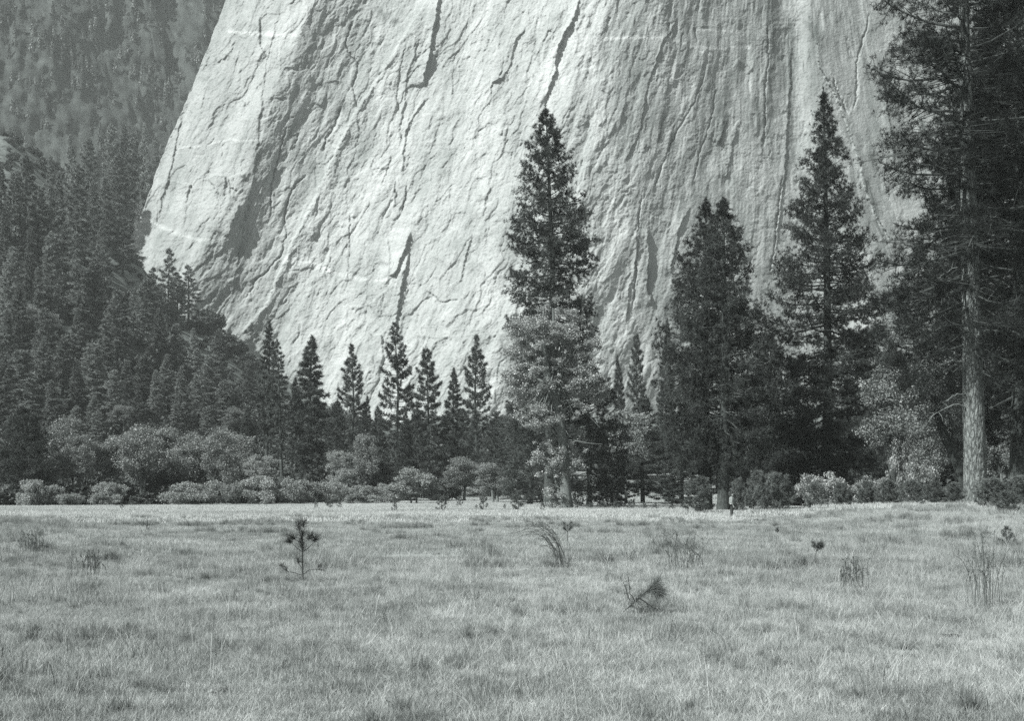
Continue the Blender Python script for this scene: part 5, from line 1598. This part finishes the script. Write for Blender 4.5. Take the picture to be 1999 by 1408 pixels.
def build_brush():
    rng = np.random.default_rng(210)
    tiles = []
    for s in range(3):
        cl = clumps(rng, [(0, 0, 0.9, 1.6, 1.6, 1.0)], 12, 0.75)
        v, f, sh = blob_leaves(rng, cl, 0.5, 420)
        tiles.append((v, f, np.zeros((0, 3), int), sh))
    pts = []
    for s in range(3):
        n = 2600
        y = np.sqrt(rng.uniform(190 ** 2, 820 ** 2, n)); u = rng.uniform(-0.5, 0.5, n)
        n2 = 500
        y2 = rng.uniform(130, 360, n2); u2 = rng.uniform(-0.45, 0.45, n2)
        y = np.r_[y, y2]; u = np.r_[u, u2]
        ok = (y > yedge(u) + 2)
        y, u = y[ok], u[ok]; x = u * y
        k = (fbm(x / 35, y / 35, 3) > -0.22) & ~((y > 500) & (x / y > -0.25) & (rng.uniform(0, 1, len(x)) < 0.62)); x, y = x[k], y[k]
        m = len(x)
        pts.append((np.c_[x, y, H(x, y)], rng.uniform(0, 6.28, m), rng.uniform(0.8, 1.7, m) * np.interp(y, [130, 250, 480, 560, 640, 800], [0.9, 1.1, 1.4, 0.8, 0.7, 1.5])))
    scatter_object('undergrowth', 'dark scrub covering the forest floor and talus', M['brush'], tiles, pts)


build_brush()


def build_wall_scrub():
    rng = np.random.default_rng(220); tiles = []; pts = []
    for s_ in range(3):
        n = 170; t = rng.uniform(0, 1, n) ** 0.8; a = rng.uniform(0, 6.28, n); r = (1 - t) * 2.0 * rng.uniform(0.5, 1.1, n) + 0.1
        c = np.c_[r * np.cos(a), r * np.sin(a), t * 11 - 1]
        v, f = leaves(rng, c, norm(np.c_[np.cos(a), np.sin(a), a * 0]), np.full(n, 1.5))
        tiles.append((v, f, np.zeros((0, 3), int), np.repeat(rng.uniform(0.1, 0.6, n), 4)))
        p = WALL_SPOTS[s_::3]; m = len(p)
        pts.append((p, rng.uniform(0, 6.28, m), rng.uniform(0.45, 1.25, m)))
    scatter_object('mountain_forest', 'scattered small conifers clinging to the shadowed mountain wall', M['slopefir'], tiles, pts)


build_wall_scrub()


# ================================================================== person
def skin_mesh(name, verts, edges, mat, parent, levels=2, root=0):
    """verts: (x,y,z,r)"""
    me = bpy.data.meshes.new(name)
    me.from_pydata([v[:3] for v in verts], edges, [])
    me.materials.append(mat)
    o = mobj(name, me, parent)
    sk = o.modifiers.new('skin', 'SKIN'); sk.use_smooth_shade = True
    for i, v in enumerate(verts):
        r = v[3]
        me.skin_vertices[0].data[i].radius = (r * 1.12, r * 1.12) if not isinstance(r, tuple) else (r[0] * 1.18, r[1] * 1.12)
        me.skin_vertices[0].data[i].use_root = (i == root)
    sb = o.modifiers.new('sub', 'SUBSURF'); sb.levels = levels; sb.render_levels = levels
    return o


def person():
    Y = 98.0; x, y, z = spot(1428, Y)
    t = thing('person', 'person in a light shirt and dark trousers standing in side view by the pine pair', 'person', (x, y, z), 0.0, (1.12, 1.08, 1.0))
    skin = plain_mat('skin', 0.42, 0.6, 0.08); shirt = plain_mat('light_shirt', 0.27, 0.9, 0.08); tro = plain_mat('dark_trousers', 0.04); hair = plain_mat('dark_hair', 0.03)
    V = []; E = []

    def add(p, par=None):
        V.append(p)
        if par is not None: E.append((par, len(V) - 1))
        return len(V) - 1
    # facing +x; the sides are -y (near the camera) and +y
    pel = add((0, 0, 0.95, (0.12, 0.15)))
    ab = add((0.01, 0, 1.12, (0.11, 0.14)), pel); ch = add((0.0, 0, 1.32, (0.12, 0.17)), ab); nb = add((-0.01, 0, 1.46, (0.07, 0.08)), ch)
    nk = add((0.01, 0, 1.53, 0.055), nb); hd = add((0.03, 0, 1.61, (0.085, 0.072)), nk); h2 = add((0.025, 0, 1.69, (0.088, 0.075)), hd); h3 = add((0.02, 0, 1.745, 0.05), h2)
    add((0.125, 0, 1.635, 0.014), hd)
    for s in (-1, 1):
        add((0.02, s * 0.082, 1.64, 0.016), hd)
        hp = add((0.0, s * 0.09, 0.90, 0.085), pel); kn = add((0.02, s * 0.095, 0.50, 0.058), hp); an = add((-0.01 + s * 0.03, s * 0.10, 0.09, 0.042), kn)
        he = add((-0.03 + s * 0.03, s * 0.10, 0.04, 0.038), an); toe = add((0.15 + s * 0.03, s * 0.11, 0.03, 0.035), an)
        sh = add((-0.01, s * 0.17, 1.41, 0.06), ch); el = add((-0.03, s * 0.215, 1.13, 0.045), sh); wr = add((0.07, s * 0.21, 0.90, 0.028), el)
        pm = add((0.095, s * 0.205, 0.84, (0.028, 0.02)), wr)
        for k, (dx, L) in enumerate([(-0.028, 0.060), (-0.010, 0.072), (0.010, 0.070), (0.028, 0.056)]):
            f1 = add((0.105 + dx * 0.9, s * 0.205, 0.80, 0.0095), pm); f2 = add((0.110 + dx, s * 0.20, 0.80 - L * 0.55, 0.0088), f1); add((0.104 + dx, s * 0.188, 0.80 - L, 0.008), f2)
        th = add((0.135, s * 0.195, 0.83, 0.0105), pm); add((0.15, s * 0.188, 0.80, 0.009), th)
    skin_mesh('body', V, E, skin, t)
    sv_ = [(0, 0, 0.93, (0.145, 0.17)), (0.01, 0, 1.12, (0.135, 0.16)), (0.0, 0, 1.32, (0.14, 0.19)), (-0.01, 0, 1.46, (0.085, 0.11)),
           (-0.01, -0.175, 1.41, 0.078), (-0.03, -0.22, 1.13, 0.062), (0.05, -0.215, 0.94, 0.045), (-0.01, 0.175, 1.41, 0.078), (-0.03, 0.22, 1.13, 0.062), (0.05, 0.215, 0.94, 0.045)]
    skin_mesh('shirt', sv_, [(0, 1), (1, 2), (2, 3), (2, 4), (4, 5), (5, 6), (2, 7), (7, 8), (8, 9)], shirt, t)
    tv = [(0, 0, 0.97, (0.14, 0.165)), (0, -0.09, 0.88, 0.105), (0.02, -0.095, 0.50, 0.085), (-0.04, -0.10, 0.10, 0.075), (0, 0.09, 0.88, 0.105), (0.02, 0.095, 0.50, 0.085), (0.02, 0.10, 0.10, 0.075)]
    skin_mesh('trousers', tv, [(0, 1), (1, 2), (2, 3), (0, 4), (4, 5), (5, 6)], tro, t)
    hv = [(-0.035, 0, 1.67, (0.078, 0.082)), (-0.005, 0, 1.745, (0.075, 0.074)), (-0.055, 0, 1.61, 0.045)]
    skin_mesh('hair', hv, [(0, 1), (0, 2)], hair, t)


person()


# ================================================================== air
HAZE = 0.00011
if HAZE > 0:
    m, nt, out = new_mat('valley_haze')
    pv = N(nt, 'ShaderNodeVolumePrincipled')
    pv.inputs['Color'].default_value = (0.95, 1.0, 0.98, 1); pv.inputs['Density'].default_value = HAZE
    pv.inputs['Anisotropy'].default_value = 0.0
    nt.links.new(pv.outputs[0], out.inputs['Volume'])
    x0, x1, y0, y1, z0, z1 = -1700, 1700, -420, 1900, -3.0, 900
    v = [(x, y, z) for x in (x0, x1) for y in (y0, y1) for z in (z0, z1)]
    f = [(0, 1, 3, 2), (4, 6, 7, 5), (0, 4, 5, 1), (2, 3, 7, 6), (0, 2, 6, 4), (1, 5, 7, 3)]
    hz = mobj('haze', mesh_np('haze', v, [np.array(f)], [m]))
    tag(hz, 'thin pale haze filling the valley', kind='stuff')

S.cycles.volume_bounces = 1
S.cycles.max_bounces = 4
S.cycles.diffuse_bounces = 2
S.cycles.glossy_bounces = 1
S.cycles.transmission_bounces = 3
S.cycles.transparent_max_bounces = 8
S.cycles.use_denoising = False
